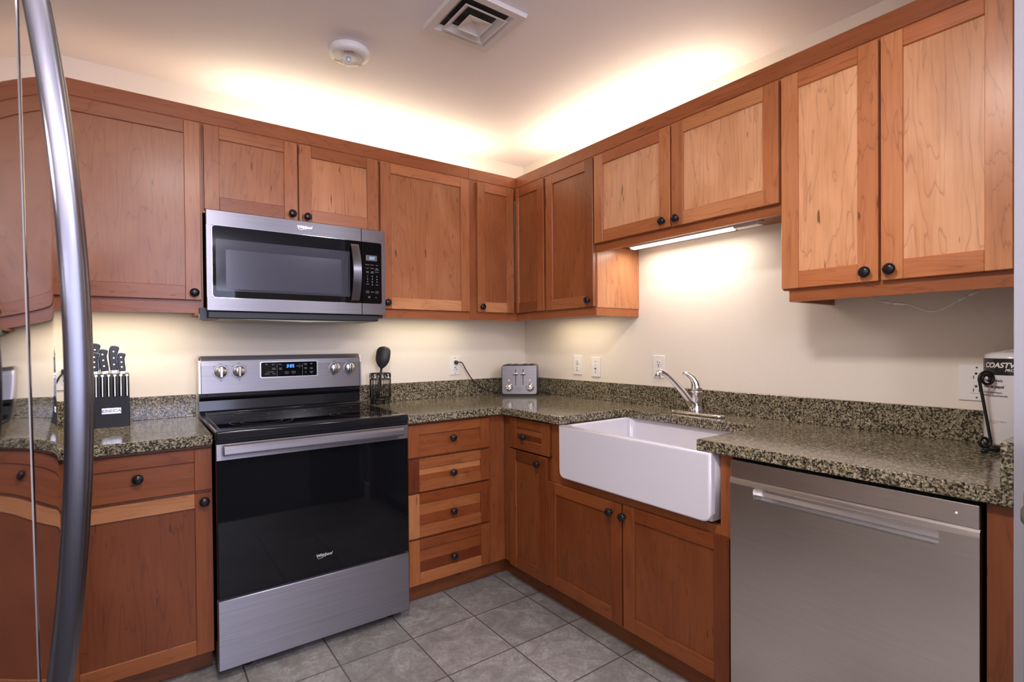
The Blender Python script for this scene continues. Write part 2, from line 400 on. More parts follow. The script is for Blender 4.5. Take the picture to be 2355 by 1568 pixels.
# ------------------------------------------------------------------ cabinets
BASE_SHADE = [(1.0, 1.0, 1.0)]
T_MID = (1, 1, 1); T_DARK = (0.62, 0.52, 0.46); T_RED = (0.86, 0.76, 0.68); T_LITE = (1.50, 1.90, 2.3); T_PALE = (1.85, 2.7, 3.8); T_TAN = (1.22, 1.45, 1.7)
def jit(t, a=0.07): 
    k = (1+rnd.uniform(-a, a)); return tuple(x*k for x in t)
def knob(t, parent, x, y, z):
    prof = [(0.009, 0.0), (0.0095, 0.002), (0.006, 0.006), (0.0058, 0.011), (0.0115, 0.0135), (0.0165, 0.018), (0.0172, 0.0215), (0.0145, 0.026), (0.008, 0.0285), (0, 0.0292)]
    t.part('knob', MB().lathe(prof, (x, y, z), '-y', 24), KNOBM, parent)
def door(t, x0, x1, z0, z1, yf, kn=None, sw=0.056, rt=0.052, rb=0.058, tones={}, name='door', pan=None):
    g = lambda k, d: tuple(x*f for x, f in zip(tones.get(k, jit(d)), BASE_SHADE[0]))
    m = MB(g('p', T_TAN))
    if pan:                                              # panel glued from two boards
        zm = z0+rb+(z1-z0-rt-rb)*0.48
        m.box(x0+sw-.004, x1-sw+.004, yf+.008, yf+.015, zm, z1-rt+.004); m.tone = tuple(x*f for x, f in zip(pan, BASE_SHADE[0]))
        m.box(x0+sw-.004, x1-sw+.004, yf+.008, yf+.015, z0+rb-.004, zm)
    else: m.box(x0+sw-.004, x1-sw+.004, yf+.008, yf+.015, z0+rb-.004, z1-rt+.004)
    d = t.part(name, m, WH if name == 'drawer' else WV)
    bv = 0.0016
    t.part('stile', MB(g('l', T_MID)).box(x0, x0+sw, yf, yf+.02, z0, z1, bv), WV, d)
    t.part('stile', MB(g('r', T_MID)).box(x1-sw, x1, yf, yf+.02, z0, z1, bv), WV, d)
    t.part('rail', MB(g('t', T_RED)).box(x0+sw, x1-sw, yf+.0006, yf+.0195, z1-rt, z1, bv), WH, d)
    t.part('rail', MB(g('b', T_MID)).box(x0+sw, x1-sw, yf+.0006, yf+.0195, z0, z0+rb, bv), WH, d)
    if kn: knob(t, d, kn[0], yf, kn[1])
    return d
UF = {'L': -0.331, 'R': -0.317}; UDF = {'L': -0.3515, 'R': -0.3375}
def upper(label, run, x0, x1, zb, rail_z, doors, lightrail=(True, True), rail_x=None):
    t = Thing('wall_cabinet', label, 'cabinet', ((x0+x1)/2, -0.15, zb), run, 'cherry wall cabinets')
    yf = UF[run]
    m = MB(jit(T_RED, .03)).box(x0, x1, yf, -0.001, zb+0.004, 2.192)
    t.part('carcass', m, WV)
    ra, rb_ = rail_x or (x0, x1)
    r = MB(T_RED).box(ra, rb_, yf, yf+.018, rail_z, zb+0.004)
    if lightrail[0]: r.box(ra, ra+.018, yf+.018, -.001, rail_z, zb+0.004)
    if lightrail[1]: r.box(rb_-.018, rb_, yf+.018, -.001, rail_z, zb+0.004)
    t.part('light_rail', r, WH)
    return t
# left run
t = upper('wide single-door wall cabinet left of the microwave, partly behind the fridge handle', 'L', -2.50, -1.948, 1.416, 1.379, 1, (True, True))
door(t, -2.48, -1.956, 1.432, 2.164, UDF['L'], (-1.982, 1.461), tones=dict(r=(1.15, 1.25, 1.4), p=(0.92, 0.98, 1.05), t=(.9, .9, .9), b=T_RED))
t = upper('short two-door wall cabinet directly above the microwave', 'L', -1.947, -1.184, 1.802, 1.80, 2, (False, False))
door(t, -1.942, -1.573, 1.812, 2.164, UDF['L'], (-1.598, 1.838), tones=dict(l=T_MID, r=(1.15, 1.2, 1.3), t=T_MID, b=T_RED, p=(1.08, 1.2, 1.35)))
door(t, -1.566, -1.188, 1.812, 2.164, UDF['L'], (-1.532, 1.833), tones=dict(l=(1.15, 1.2, 1.25), t=T_RED, p=(1.35, 1.6, 1.85)))
t = upper('single-door wall cabinet right of the microwave, next to the corner cabinet', 'L', -1.183, -0.646, 1.416, 1.379, 1, (True, False))
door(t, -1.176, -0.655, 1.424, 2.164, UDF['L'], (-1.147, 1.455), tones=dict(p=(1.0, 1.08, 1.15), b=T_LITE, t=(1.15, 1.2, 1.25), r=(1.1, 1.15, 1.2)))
# corner cabinet with folding door
t = Thing('corner_wall_cabinet', 'L-shaped corner wall cabinet with a folding two-leaf door', 'cabinet', (-0.32, -0.16, 1.416), 'L', 'cherry wall cabinets')
t.part('carcass', MB(T_RED).poly([(-.645, -.001, 1.42), (-.001, -.001, 1.42), (-.001, -.630, 1.42), (-.317, -.630, 1.42), (-.317, -.331, 1.42), (-.645, -.331, 1.42)], (0, 0, .772)), WV)
m = MB(T_RED).box(-.645, -.317, -.331, -.313, 1.379, 1.42); m.box(-.317, -.299, -.630, -.313, 1.379, 1.42); t.part('light_rail', m, WH)
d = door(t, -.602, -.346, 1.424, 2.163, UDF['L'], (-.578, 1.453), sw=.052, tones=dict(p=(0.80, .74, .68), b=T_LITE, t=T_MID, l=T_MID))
# right leaf: same construction turned onto the right run (built in world coordinates)
def leaf(t, y0, y1, z0, z1, x):
    d = t.part('door', MB((0.80, .76, .70)).box(x+.008, x+.015, y1+.05, y0-.022, z0+.055, z1-.05), WV)
    t.part('stile', MB((1.05, 1.05, 1.1)).box(x, x+.02, y0-.026, y0, z0, z1, .0016), WV, d)
    t.part('stile', MB(T_RED).box(x, x+.02, y1, y1+.056, z0, z1, .0016), WV, d)
    W2 = WV_Y
    t.part('rail', MB(T_RED).box(x+.0006, x+.0195, y1+.056, y0-.026, z1-.052, z1, .0016), W2, d)
    t.part('rail', MB(T_DARK).box(x+.0006, x+.0195, y1+.056, y0-.026, z0, z0+.058, .0016), W2, d)
def make_wood_y():
    m = WH.copy(); m.name = 'cherry_wood_grain_along_y'
    for n in m.node_tree.nodes:
        if n.type == 'VECT_MATH' and n.operation == 'MULTIPLY':
            v = list(n.inputs[1].default_value); n.inputs[1].default_value = (v[1], v[0], v[2])
    return m
WV_Y = make_wood_y()
leaf(t, -.358, -.616, 1.424, 2.163, -.3375)
h = MB(); h.cyl((-.3405, -.3545, 1.49), .0028, .60, 'z', 8); t.part('piano_hinge', h, SATIN)
# right run (x along the wall = -y of the room)
t = upper('narrow single-door wall cabinet between the corner cabinet and the short cabinet above the sink', 'R', 0.631, 1.003, 1.416, 1.379, 1, (False, True))
t.e.children[0].data.materials[0] = WV
door(t, 0.636, 1.001, 1.423, 2.161, UDF['R'], (0.972, 1.456), tones=dict(p=(.78, .72, .66), l=(1.0, 1.0, 1.02), r=T_DARK, t=T_MID, b=T_MID))
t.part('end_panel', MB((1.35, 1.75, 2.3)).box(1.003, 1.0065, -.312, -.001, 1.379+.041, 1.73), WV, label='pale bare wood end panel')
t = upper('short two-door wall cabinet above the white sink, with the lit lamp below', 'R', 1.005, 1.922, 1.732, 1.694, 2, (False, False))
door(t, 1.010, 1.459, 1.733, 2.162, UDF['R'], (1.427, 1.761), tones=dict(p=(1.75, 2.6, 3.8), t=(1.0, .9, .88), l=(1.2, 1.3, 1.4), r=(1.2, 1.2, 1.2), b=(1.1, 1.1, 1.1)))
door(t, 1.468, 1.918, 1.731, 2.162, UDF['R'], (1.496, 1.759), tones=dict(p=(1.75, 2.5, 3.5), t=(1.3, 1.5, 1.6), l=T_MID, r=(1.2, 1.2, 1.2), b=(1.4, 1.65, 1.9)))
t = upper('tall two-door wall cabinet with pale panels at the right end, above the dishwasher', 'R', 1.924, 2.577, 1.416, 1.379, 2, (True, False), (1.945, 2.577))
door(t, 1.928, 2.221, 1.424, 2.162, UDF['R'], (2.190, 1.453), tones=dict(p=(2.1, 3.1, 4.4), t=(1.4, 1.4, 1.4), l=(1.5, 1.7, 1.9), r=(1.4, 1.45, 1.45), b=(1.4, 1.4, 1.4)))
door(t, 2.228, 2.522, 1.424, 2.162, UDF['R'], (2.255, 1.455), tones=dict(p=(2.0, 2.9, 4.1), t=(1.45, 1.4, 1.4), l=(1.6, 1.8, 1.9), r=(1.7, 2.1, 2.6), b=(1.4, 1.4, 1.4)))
# trim boards along the tops
def trim(label, run, x0, x1):
    o = Thing('cabinet_trim', label, 'trim board', ((x0+x1)/2, UF[run], 2.174), run, 'trim boards along the cabinet tops')
    o.part('board', MB(jit(T_RED, .03)).box(x0, x1, UF[run]-.003, UF[run]+.017, 2.174, 2.236, .001), WH)
trim('long cherry trim board along the tops of the left wall cabinets', 'L', -2.50, -0.647)
trim('short cherry trim board beside the inner corner, left of it', 'L', -0.646, -0.3165)
trim('long cherry trim board along the tops of the right wall cabinets', 'R', 0.33, 2.577)
# base cabinets
BASE_SHADE[0] = (0.54, 0.43, 0.32)  # dimmer light on the lower cabinets is put into their wood tone
BF, BD = -0.605, -0.6255
def base(name, label, run, x0, x1, o=None, toe=-0.53):
    t = Thing(name, label, 'cabinet', ((x0+x1)/2, -0.30, 0), run, 'cherry base cabinets')
    yb = -0.03
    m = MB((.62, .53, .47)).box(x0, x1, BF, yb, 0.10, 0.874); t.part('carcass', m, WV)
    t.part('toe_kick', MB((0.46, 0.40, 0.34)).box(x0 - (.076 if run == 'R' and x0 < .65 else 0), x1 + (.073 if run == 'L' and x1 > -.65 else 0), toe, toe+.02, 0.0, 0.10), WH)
    return t
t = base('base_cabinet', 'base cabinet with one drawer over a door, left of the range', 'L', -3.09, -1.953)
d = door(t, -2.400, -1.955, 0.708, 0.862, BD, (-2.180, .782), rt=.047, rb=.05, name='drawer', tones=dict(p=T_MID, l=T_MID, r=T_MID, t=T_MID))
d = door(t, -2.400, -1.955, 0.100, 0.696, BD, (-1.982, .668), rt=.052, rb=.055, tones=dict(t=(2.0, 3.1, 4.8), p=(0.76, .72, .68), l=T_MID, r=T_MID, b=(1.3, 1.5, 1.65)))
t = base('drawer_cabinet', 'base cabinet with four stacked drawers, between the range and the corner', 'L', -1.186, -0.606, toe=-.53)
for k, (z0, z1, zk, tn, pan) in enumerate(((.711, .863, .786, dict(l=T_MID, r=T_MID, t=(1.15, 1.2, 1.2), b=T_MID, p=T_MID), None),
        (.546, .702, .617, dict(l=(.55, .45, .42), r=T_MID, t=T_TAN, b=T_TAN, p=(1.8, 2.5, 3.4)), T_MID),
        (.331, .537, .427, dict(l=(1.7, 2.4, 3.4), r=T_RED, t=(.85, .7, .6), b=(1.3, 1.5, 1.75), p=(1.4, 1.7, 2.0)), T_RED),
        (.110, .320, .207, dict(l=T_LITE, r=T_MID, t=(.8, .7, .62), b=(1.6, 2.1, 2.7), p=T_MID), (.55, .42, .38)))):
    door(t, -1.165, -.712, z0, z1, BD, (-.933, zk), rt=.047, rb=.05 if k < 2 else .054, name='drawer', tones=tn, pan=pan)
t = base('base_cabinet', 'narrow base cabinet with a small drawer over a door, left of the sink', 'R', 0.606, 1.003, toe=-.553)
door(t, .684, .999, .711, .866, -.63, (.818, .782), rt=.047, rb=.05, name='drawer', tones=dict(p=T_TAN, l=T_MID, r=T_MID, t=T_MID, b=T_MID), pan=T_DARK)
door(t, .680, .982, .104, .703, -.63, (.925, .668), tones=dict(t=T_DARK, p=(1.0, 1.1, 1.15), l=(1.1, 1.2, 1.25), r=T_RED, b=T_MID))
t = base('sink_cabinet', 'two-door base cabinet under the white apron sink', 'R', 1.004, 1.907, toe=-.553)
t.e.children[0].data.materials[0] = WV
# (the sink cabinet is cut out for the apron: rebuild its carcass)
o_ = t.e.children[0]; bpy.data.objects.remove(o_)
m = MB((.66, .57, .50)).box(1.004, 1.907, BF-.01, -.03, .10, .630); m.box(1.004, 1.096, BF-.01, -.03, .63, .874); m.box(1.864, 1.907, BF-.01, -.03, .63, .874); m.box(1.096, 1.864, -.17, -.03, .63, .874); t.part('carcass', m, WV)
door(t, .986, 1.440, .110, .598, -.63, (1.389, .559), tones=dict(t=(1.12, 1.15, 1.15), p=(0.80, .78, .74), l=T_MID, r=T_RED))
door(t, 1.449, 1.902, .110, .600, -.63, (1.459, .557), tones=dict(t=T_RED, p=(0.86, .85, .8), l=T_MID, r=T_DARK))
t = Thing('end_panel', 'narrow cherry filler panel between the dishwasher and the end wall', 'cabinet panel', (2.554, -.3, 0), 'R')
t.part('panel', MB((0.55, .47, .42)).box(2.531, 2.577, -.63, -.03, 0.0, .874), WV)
# ------------------------------------------------------------------ countertops
ZT, ZB = 0.914, 0.876
def counter(name, label, pts, splashes, o):
    t = Thing(name, label, 'countertop', o, 'L', 'granite countertops')
    t.part('slab', MB().poly([(x, y, ZB) for x, y in pts], (0, 0, ZT-ZB), .003, 2), GRAN)
    for lb, b in splashes:
        k = Thing('backsplash', lb, 'backsplash', ((b[0]+b[1])/2, (b[2]+b[3])/2, b[4]), 'L', 'granite backsplash strips')
        k.part('strip', MB().box(*b, .0015), GRAN)
counter('countertop', 'speckled granite countertop left of the range, under the knife block', [(-3.095, -.649), (-1.955, -.649), (-1.955, -.002), (-3.095, -.002)],
        [('granite backsplash strip behind the knife block, left of the range', (-3.095, -1.955, -.022, -.001, ZT, 1.0165))], (-2.5, -.3, ZB))
nr = .035
notch = [(-.653, -1.098)] + [(-.235-nr+nr*math.sin(a), -1.100-nr+nr*math.cos(a)) for a in [i*PI/12 for i in range(7)]] + [(-.235-nr+nr*math.cos(a), -1.800+nr-nr*math.sin(a)) for a in [i*PI/12 for i in range(7)]] + [(-.653, -1.800)]
counter('countertop', 'L-shaped granite countertop running around the corner and the sink', [(-1.186, -.002), (-1.186, -.649), (-.653, -.649)] + notch + [(-.653, -2.578), (-.002, -2.578), (-.002, -.002)],
        [('granite backsplash strip on the back wall between range and toaster', (-1.186, -.023, -.022, -.001, ZT, 1.0165)), ('long granite backsplash strip on the right wall behind the faucet', (-.022, -.001, -2.578, -.001, ZT, 1.0165)), ('short granite side strip at the right end of the counter', (-.648, -.024, -2.578, -2.556, ZT, 1.0165))], (-.6, -.6, ZB))
# ------------------------------------------------------------------ range
def brand(mb, c, w, xd=(1, 0, 0), yd=(0, 0, 1)):
    c = Vector(c); s = w/0.0845*0.0205
    mb.text('Whirlpool', s, c, xd, yd, 0.28, s*.02, 0.92)
    xd = Vector(xd); yd = Vector(yd)
    pts = [c + xd*(-w*.10+w*.26*math.cos(a)) + yd*(-w*.02+w*.125*math.sin(a) + w*.10*math.cos(a)) for a in [PI*(0.9+1.1*i/16) for i in range(17)]]
    n = xd.cross(yd)
    for a, b_ in zip(pts, pts[1:]):
        d = (b_-a).normalized(); q = n.cross(d)*w*.009
        f = mb.b.faces.new([mb.b.verts.new(p) for p in (a-q, b_-q, b_+q, a+q)]); mb._fin([f])
def seven(mb, s, c, h, xd=(1, 0, 0), yd=(0, 0, 1)):
    S = {'0': 'abcdef', '3': 'abgcd', '5': 'afgcd', ':': ''}
    xd = Vector(xd); yd = Vector(yd); c = Vector(c); w = h*.5; th = h*.15; adv = w*1.45
    tot = sum(adv if ch != ':' else w*.55 for ch in s); x = -tot/2+adv*.16
    def q(x0, x1, z0, z1):
        f = mb.b.faces.new([mb.b.verts.new(c+xd*a+yd*b_) for a, b_ in ((x0+z0*.12, z0), (x1+z0*.12, z0), (x1+z1*.12, z1), (x0+z1*.12, z1))]); mb._fin([f])
    g = th*.12
    for ch in s:
        if ch == ':':
            q(x, x+th*.9, h*.15, h*.15+th*.9); q(x, x+th*.9, -h*.15-th*.9, -h*.15); x += w*.55; continue
        for k in S[ch]:
            if k == 'a': q(x, x+w, h/2-th, h/2)
            if k == 'd': q(x, x+w, -h/2, -h/2+th)
            if k == 'g': q(x, x+w, -th/2, th/2)
            if k == 'b': q(x+w-th, x+w, g, h/2)
            if k == 'c': q(x+w-th, x+w, -h/2, -g)
            if k == 'e': q(x, x+th, -h/2, -g)
            if k == 'f': q(x, x+th, g, h/2)
        x += adv
t = Thing('range', 'freestanding stainless electric range with a black glass cooktop', 'stove', (-1.57, -.35, 0), 'L')
X0, X1 = -1.949, -1.1925
m = MB().box(X0+.003, X1-.003, -.655, -.03, .045, .90); t.part('body', m, BLKE)
m = MB().box(X0-.001, X1+.001, -.692, -.095, .893, .928, .007, 3)
ct = t.part('cooktop', m, BLKE)
t.part('glass_surface', MB().box(X0+.018, X1-.018, -.642, -.150, .9275, .9287, .0005), BLKG, ct)
m = MB()
def ring(mb, cx, cy, r, z, w=.0012, n=48):
    A = [mb.b.verts.new((cx+(r-w)*math.cos(a), cy+(r-w)*math.sin(a), z)) for a in seg(n)]; B = [mb.b.verts.new((cx+(r+w)*math.cos(a), cy+(r+w)*math.sin(a), z)) for a in seg(n)]
    mb._fin([mb.b.faces.new((A[i], B[i], B[(i+1) % n], A[(i+1) % n])) for i in range(n)])
for cx, cy, rs in ((-1.76, -.50, (.118, .078)), (-1.76, -.255, (.078,)), (-1.385, -.50, (.095, .06)), (-1.385, -.255, (.078,)), (-1.572, -.235, (.05,))):
    for r in rs: ring(m, cx, cy, r, .9289)
m.text('HOT SURFACE', .009, (-1.70, -.42, .9289), (1, 0, 0), (0, 1, 0))
for x in (X0+.020,): m.box(x-.001, x+.001, -.64, -.155, .9285, .9290)
t.part('burner_rings', m, RINGM, ct)
# backguard: black riser and tilted stainless control panel
m = MB().poly([(X0+.002, -.098, .928), (X0+.002, -.075, .940), (X0+.002, -.070, .985), (X0+.002, -.088, .998), (X0+.002, -.076, 1.004), (X0+.002, -.076, 1.03), (X0+.002, -.03, 1.03), (X0+.002, -.03, .90), (X0+.002, -.098, .90)], (X1-X0-.004, 0, 0))
m.box(X0+.02, X1-.02, -.112, -.096, .926, .936, .003, 2)
for x in (X0+.03, X1-.035): m.cyl((x, -.0765, 1.0135), .004, .003, '-y', 10)
t.part('riser', m, BLKE)
prof = [(-.098, 1.022), (-.094, 1.150), (-.088, 1.172), (-.076, 1.187), (-.058, 1.194), (-.030, 1.194), (-.030, 1.022)]
m = MB().poly([(X0+.006, y, z) for y, z in prof], (X1-X0-.012, 0, 0), .004, 2)
cp = t.part('control_panel', m, STEEL)
pny = lambda z: -.098 + (z-1.022)*(.004/.128)
for xe in (X0, X1-.007):
    t.part('end_cap', MB().poly([(xe, y-.0008 if y < -.04 else y, z+.0008) for y, z in prof], (.007, 0, 0)), SATIN, cp)
dsp = t.part('display_panel', MB().poly([(x, -.0985, z) for x, z in round_rect(-1.689, -1.427, 1.088, 1.159, .006)], (0, .006, 0)), BLKG, cp)
t.part('display_bezel', MB().poly([(x, -.0975, z) for x, z in round_rect(-1.694, -1.420, 1.083, 1.163, .008)], (0, .006, 0)), SATIN, cp)
m = MB(); seven(m, '3:05', (-1.555, -.0990, 1.139), .0155); t.part('clock_digits', m, BLUE, cp)
m = MB(); py = -.0990
for s, x, z in (('Bake', -1.664, 1.149), ('Broil', -1.634, 1.148), ('Keep', -1.632, 1.130), ('Warm', -1.632, 1.1245), ('Frozen Bake', -1.648, 1.112), ('Delicate', -1.662, 1.103), ('Pizza', -1.632, 1.103), ('Clean', -1.603, 1.148), ('Delay', -1.601, 1.129), ('Start', -1.601, 1.1235), ('Temp/Time', -1.512, 1.138), ('Clock', -1.482, 1.149), ('Timer', -1.482, 1.1435), ('Light', -1.454, 1.148), ('Cook', -1.482, 1.128), ('Time', -1.482, 1.1225), ('Oven', -1.454, 1.127), ('Lock', -1.454, 1.1215), ('Off', -1.482, 1.105), ('Cancel', -1.454, 1.107), ('Off', -1.454, 1.101)):
    m.text(s, .0062, (x, py, z))
for x in (-1.617, -1.497): m.box(x-.0003, x+.0003, py, py+.0002, 1.092, 1.152)
for x, z in ((-1.573, 1.106), (-1.540, 1.107)):
    for a, b_, c_, d_ in ((-.008, .008, .0044, .0052), (-.008, .008, -.0052, -.0044), (-.008, -.0072, -.0052, .0052), (.0072, .008, -.0052, .0052)): m.box(x+a, x+b_, py, py+.0002, z+c_, z+d_)
m.text('>', .007, (-1.573, py, 1.106)); m.text('II', .006, (-1.540, py, 1.107))
m.text('^', .010, (-1.512, py, 1.147)); m.text('v', .008, (-1.512, py, 1.129))
t.part('button_print', m, PRINT, cp)
m = MB()
for kx in (-1.861, -1.785, -1.335, -1.258):
    c = (kx, -.0955, 1.121)
    kb = t.part('burner_knob', MB().lathe([(.0265, 0), (.0265, .004), (.0255, .016), (.023, .020), (0, .021)], c, '-y', 28), SATIN, cp)
    t.part('grip', MB().box(kx-.0065, kx+.0065, -.130, -.112, 1.121-.025, 1.121+.025, .003, 2), CHROME, kb)
    m.text('OFF', .006, (kx, -.0985, 1.159)); m.text('HI', .006, (kx+.024, -.0985, 1.149)); m.text('LO', .006, (kx-.026, -.0985, 1.146)); m.text('oo', .007, (kx, -.0985, 1.078))
    n = 30
    for i in range(n):
        a0 = -1.2+i*(2*PI-.4)/n; a1 = a0+.17
        f = m.b.faces.new([m.b.verts.new((kx+r*math.sin(a), -.0985, 1.121+r*math.cos(a))) for r, a in ((.0335, a0), (.0342, a0), (.0342, a1), (.0335, a1))]); m._fin([f])
t.part('knob_print', m, PRINTD, cp)
# front
m = MB().box(X0+.001, X1-.001, -.688, -.655, .884, .894); m.box(X0+.004, X1-.004, -.672, -.655, .878, .886); t.part('vent_trim', m, BLKE)
m = MB()
od = t.part('oven_door', MB().box(X0+.002, X1-.002, -.686, -.655, .312, .878, .003), BLKE)
t.part('door_glass', MB().box(X0+.004, X1-.004, -.6885, -.685, .315, .820, .001), BLKG, od)
t.part('door_trim', MB().box(X0+.001, X1-.001, -.6905, -.680, .820, .880, .0015), STEEL, od)
hd = MB()
hd.poly([(-1.928, y, z) for y, z in ((-.712, .8795), (-.730, .8770), (-.738, .868), (-.738, .850), (-.732, .8425), (-.714, .8405), (-.712, .845))], (.695, 0, 0), .002, 2)
t.part('door_handle', hd, STEEL, od)
m = MB()
for x in (-1.90, -1.262): m.box(x-.014, x+.014, -.716, -.688, .846, .874, .002)
t.part('handle_bracket', m, SATIN, od)
m = MB(); brand(m, (-1.5685, -.6892, .3865), .069); t.part('logo', m, LOGOM, od)
t.part('storage_drawer', MB().box(X0+.001, X1-.001, -.688, -.655, .046, .302, .003, 2), STEEL)
for x in (X0+.11, X1-.06):
    t.part('foot', MB().cyl((x, -.60, 0), .018, .046), BLKP)
for x in (X0+.11, X1-.06):
    t.part('foot', MB().cyl((x, -.10, 0), .018, .046), BLKP)
# ------------------------------------------------------------------ microwave
t = Thing('microwave', 'stainless over-the-range microwave hung above the stove', 'microwave', (-1.562, -.2, 1.36), 'L')
A0, A1 = -1.9425, -1.1795; YM = -.4095
t.part('body', MB().box(A0+.006, A1-.006, -.385, -.004, 1.372, 1.799), BLKP)
m = MB().box(A0+.004, A1-.03, -.392, -.12, 1.356, 1.386, .003)
t.part('bottom_tray', m, BLKP)
m = MB().poly([(A0+.015, -.380, 1.357), (A0+.40, -.380, 1.347), (A1-.18, -.380, 1.352), (A1-.06, -.380, 1.357)], (0, .30, 0)); t.part('grease_filter', m, FILTER)
m = MB().box(A0-.022, A0+.004, -.36, -.30, 1.352, 1.40); t.part('side_vent', m, DGREY)
XS = -1.2975
win = round_rect(-1.9215, -1.1985, 1.4415, 1.7370, .012)
def panel_with_window(x0, x1, z0, z1, w0, w1, v0, v1, left_round):
    mb = MB()
    mb.box(x0, x1, YM, -.386, z0, v0, .0012); mb.box(x0, x1, YM, -.386, v1, z1, .0012)
    if left_round: mb.box(x0, w0, YM+.0003, -.386, v0-.001, v1+.001)
    else: mb.box(w1, x1, YM+.0003, -.386, v0-.001, v1+.001)
    return mb
dr = t.part('door', panel_with_window(A0, XS-.001, 1.387, 1.799, -1.9215, XS, 1.4415, 1.737, True), STEEL)
cpn = t.part('control_column', panel_with_window(XS+.001, A1, 1.387, 1.799, XS, -1.1985, 1.4415, 1.737, False), STEEL)
def rr_half(x0, x1, z0, z1, r, left):
    P = round_rect(x0, x1, z0, z1, r)
    if left: return [(x1, z0), (x1, z1)] + P[6:18]
    return [(x0, z1), (x0, z0)] + P[18:24] + P[0:6]
t.part('door_glass', MB().poly([(x, YM-.0004, z) for x, z in rr_half(-1.9215, XS-.001, 1.4415, 1.737, .012, True)], (0, .02, 0)), BLKG, dr)
bez = MB()
for P in ([(x, z) for x, z in rr_half(-1.9235, XS-.001, 1.4395, 1.739, .013, True)],): bez.poly([(x, YM-.0001, z) for x, z in P], (0, .018, 0))
t.part('glass_bezel', bez, CHROME, dr)
t.part('control_glass', MB().poly([(x, YM-.0004, z) for x, z in rr_half(XS+.001, -1.1985, 1.4415, 1.737, .012, False)], (0, .02, 0)), BLKG, cpn)
t.part('glass_bezel', MB().poly([(x, YM-.0001, z) for x, z in rr_half(XS+.001, -1.1965, 1.4395, 1.739, .013, False)], (0, .018, 0)), CHROME, cpn)
t.part('window_screen', MB().poly([(x, YM-.0008, z) for x, z in round_rect(-1.909, -1.354, 1.469, 1.683, .004)], (0, .01, 0)), WINM, dr)
t.part('mesh_screen', MB().poly([(x, YM-.0012, z) for x, z in round_rect(-1.873, -1.395, 1.479, 1.641, .004)], (0, .01, 0)), WINM2, dr)
m = MB(); brand(m, (-1.559, YM-.0006, 1.7725), .069); t.part('logo', m, LOGOM, dr)
NH = 40
hp = [(-1.334, YM-.010-.040*math.sin(PI*i/NH)**.8, 1.449+(1.719-1.449)*i/NH) for i in range(NH+1)]
hm = MB(); b = hm.b; L0 = []
for (x, y, z) in hp: L0.append([b.verts.new(p) for p in ((x-.019, y+.006, z), (x-.019, y, z), (x+.019, y, z), (x+.019, y+.006, z))])
fs = [b.faces.new((L0[i][k], L0[i][(k+1) % 4], L0[i+1][(k+1) % 4], L0[i+1][k])) for i in range(NH) for k in range(4)] + [b.faces.new(L0[0]), b.faces.new(L0[-1])]
bmesh.ops.recalc_face_normals(b, faces=fs); hm._fin(fs)
hm.box(-1.346, -1.322, YM-.012, YM, 1.452, 1.470); hm.box(-1.346, -1.322, YM-.012, YM, 1.700, 1.717)
t.part('door_handle', hm, STEELB, dr)
t.part('display_window', MB().box(-1.2765, -1.221, YM-.0008, YM, 1.648, 1.675), LCDM, cpn)
m = MB(); seven(m, '303', (-1.2465, YM-.0012, 1.6615), .0125); t.part('clock_digits', m, BLUE, cpn)
m = MB(); y_ = YM-.0008
for s, c_, r_ in (('Popcorn', 0, 0), ('Potato', 1, 0), ('Pizza', 2, 0), ('Cook', 0, 1), ('Reheat', 1, 1), ('Melt & Soften', 2, 1), ('Cook Time', 0, 2), ('Cook Power', 1, 2), ('Defrost', 2, 2)):
    ws = s.split(' ', 1)
    for i, w_ in enumerate(ws): m.text(w_, .0058, (-1.269+.0235*c_, y_, 1.6285-.0165*r_-.0055*i))
for i, s in enumerate('123456789'): m.text(s, .0085, (-1.269+.0235*(i % 3), y_, 1.573-.0135*(i//3)), bold=.0002)
m.text('0', .0085, (-1.2455, y_, 1.5325), bold=.0002); m.text('Power', .0055, (-1.269, y_, 1.535)); m.text('Clock', .0055, (-1.222, y_, 1.533))
for x in (-1.269, -1.222):
    for a, b_, c_, d_ in ((-.007, .007, .0042, .005), (-.007, .007, -.005, -.0042), (-.007, -.0062, -.005, .005), (.0062, .007, -.005, .005)): m.box(x+a, x+b_, y_, y_+.0002, 1.497+c_, 1.497+d_)
m.text('X', .006, (-1.269, y_, 1.497)); m.text('>', .006, (-1.222, y_, 1.497)); m.text('+30 Sec', .0055, (-1.2455, y_, 1.497))
ringp = [(-1.262+.004*math.cos(a), 1.472+.004*math.sin(a)) for a in seg(12)]
for i in range(12):
    (x_a, z_a), (x_b, z_b) = ringp[i], ringp[(i+1) % 12]; m.box(min(x_a, x_b)-.0003, max(x_a, x_b)+.0003, y_, y_+.0002, min(z_a, z_b)-.0003, max(z_a, z_b)+.0003)
m.text('<', .008, (-1.228, y_, 1.471), bold=.0004)
t.part('button_print', m, PRINT, cpn)
# ------------------------------------------------------------------ dishwasher (right run)
t = Thing('dishwasher', 'stainless dishwasher with a pocket handle under the right counter', 'dishwasher', (2.22, -.3, 0), 'R')
D0, D1 = 1.9195, 2.5225; YD = -.650
t.part('body', MB().box(D0+.004, D1-.004, -.62, -.05, .02, .866), BLKP)
dd = MB(); dd.box(D0, D1, YD+.002, -.615, .8135, .8655, .0015)
dr = t.part('door', dd, DWST)
t.part('trim_band', MB().poly([(D0-.0005, y, z) for y, z in ((-.62, .8125), (YD+.006, .8125), (YD-.001, .806), (YD-.003, .797), (YD-.002, .7925), (-.62, .7925))], (D1-D0+.001, 0, 0)), DWST, dr)
lp = MB()
P = round_rect(1.9945, 2.4495, .7545, .7915, .010)
plate_hole(lp, (D0, D1, .70, .792), P, YD, YD+.03)
lp.box(D0, D1, YD, YD+.03, .105, .70)
t.part('front_panel', lp, DWST, dr)
pk = MB()
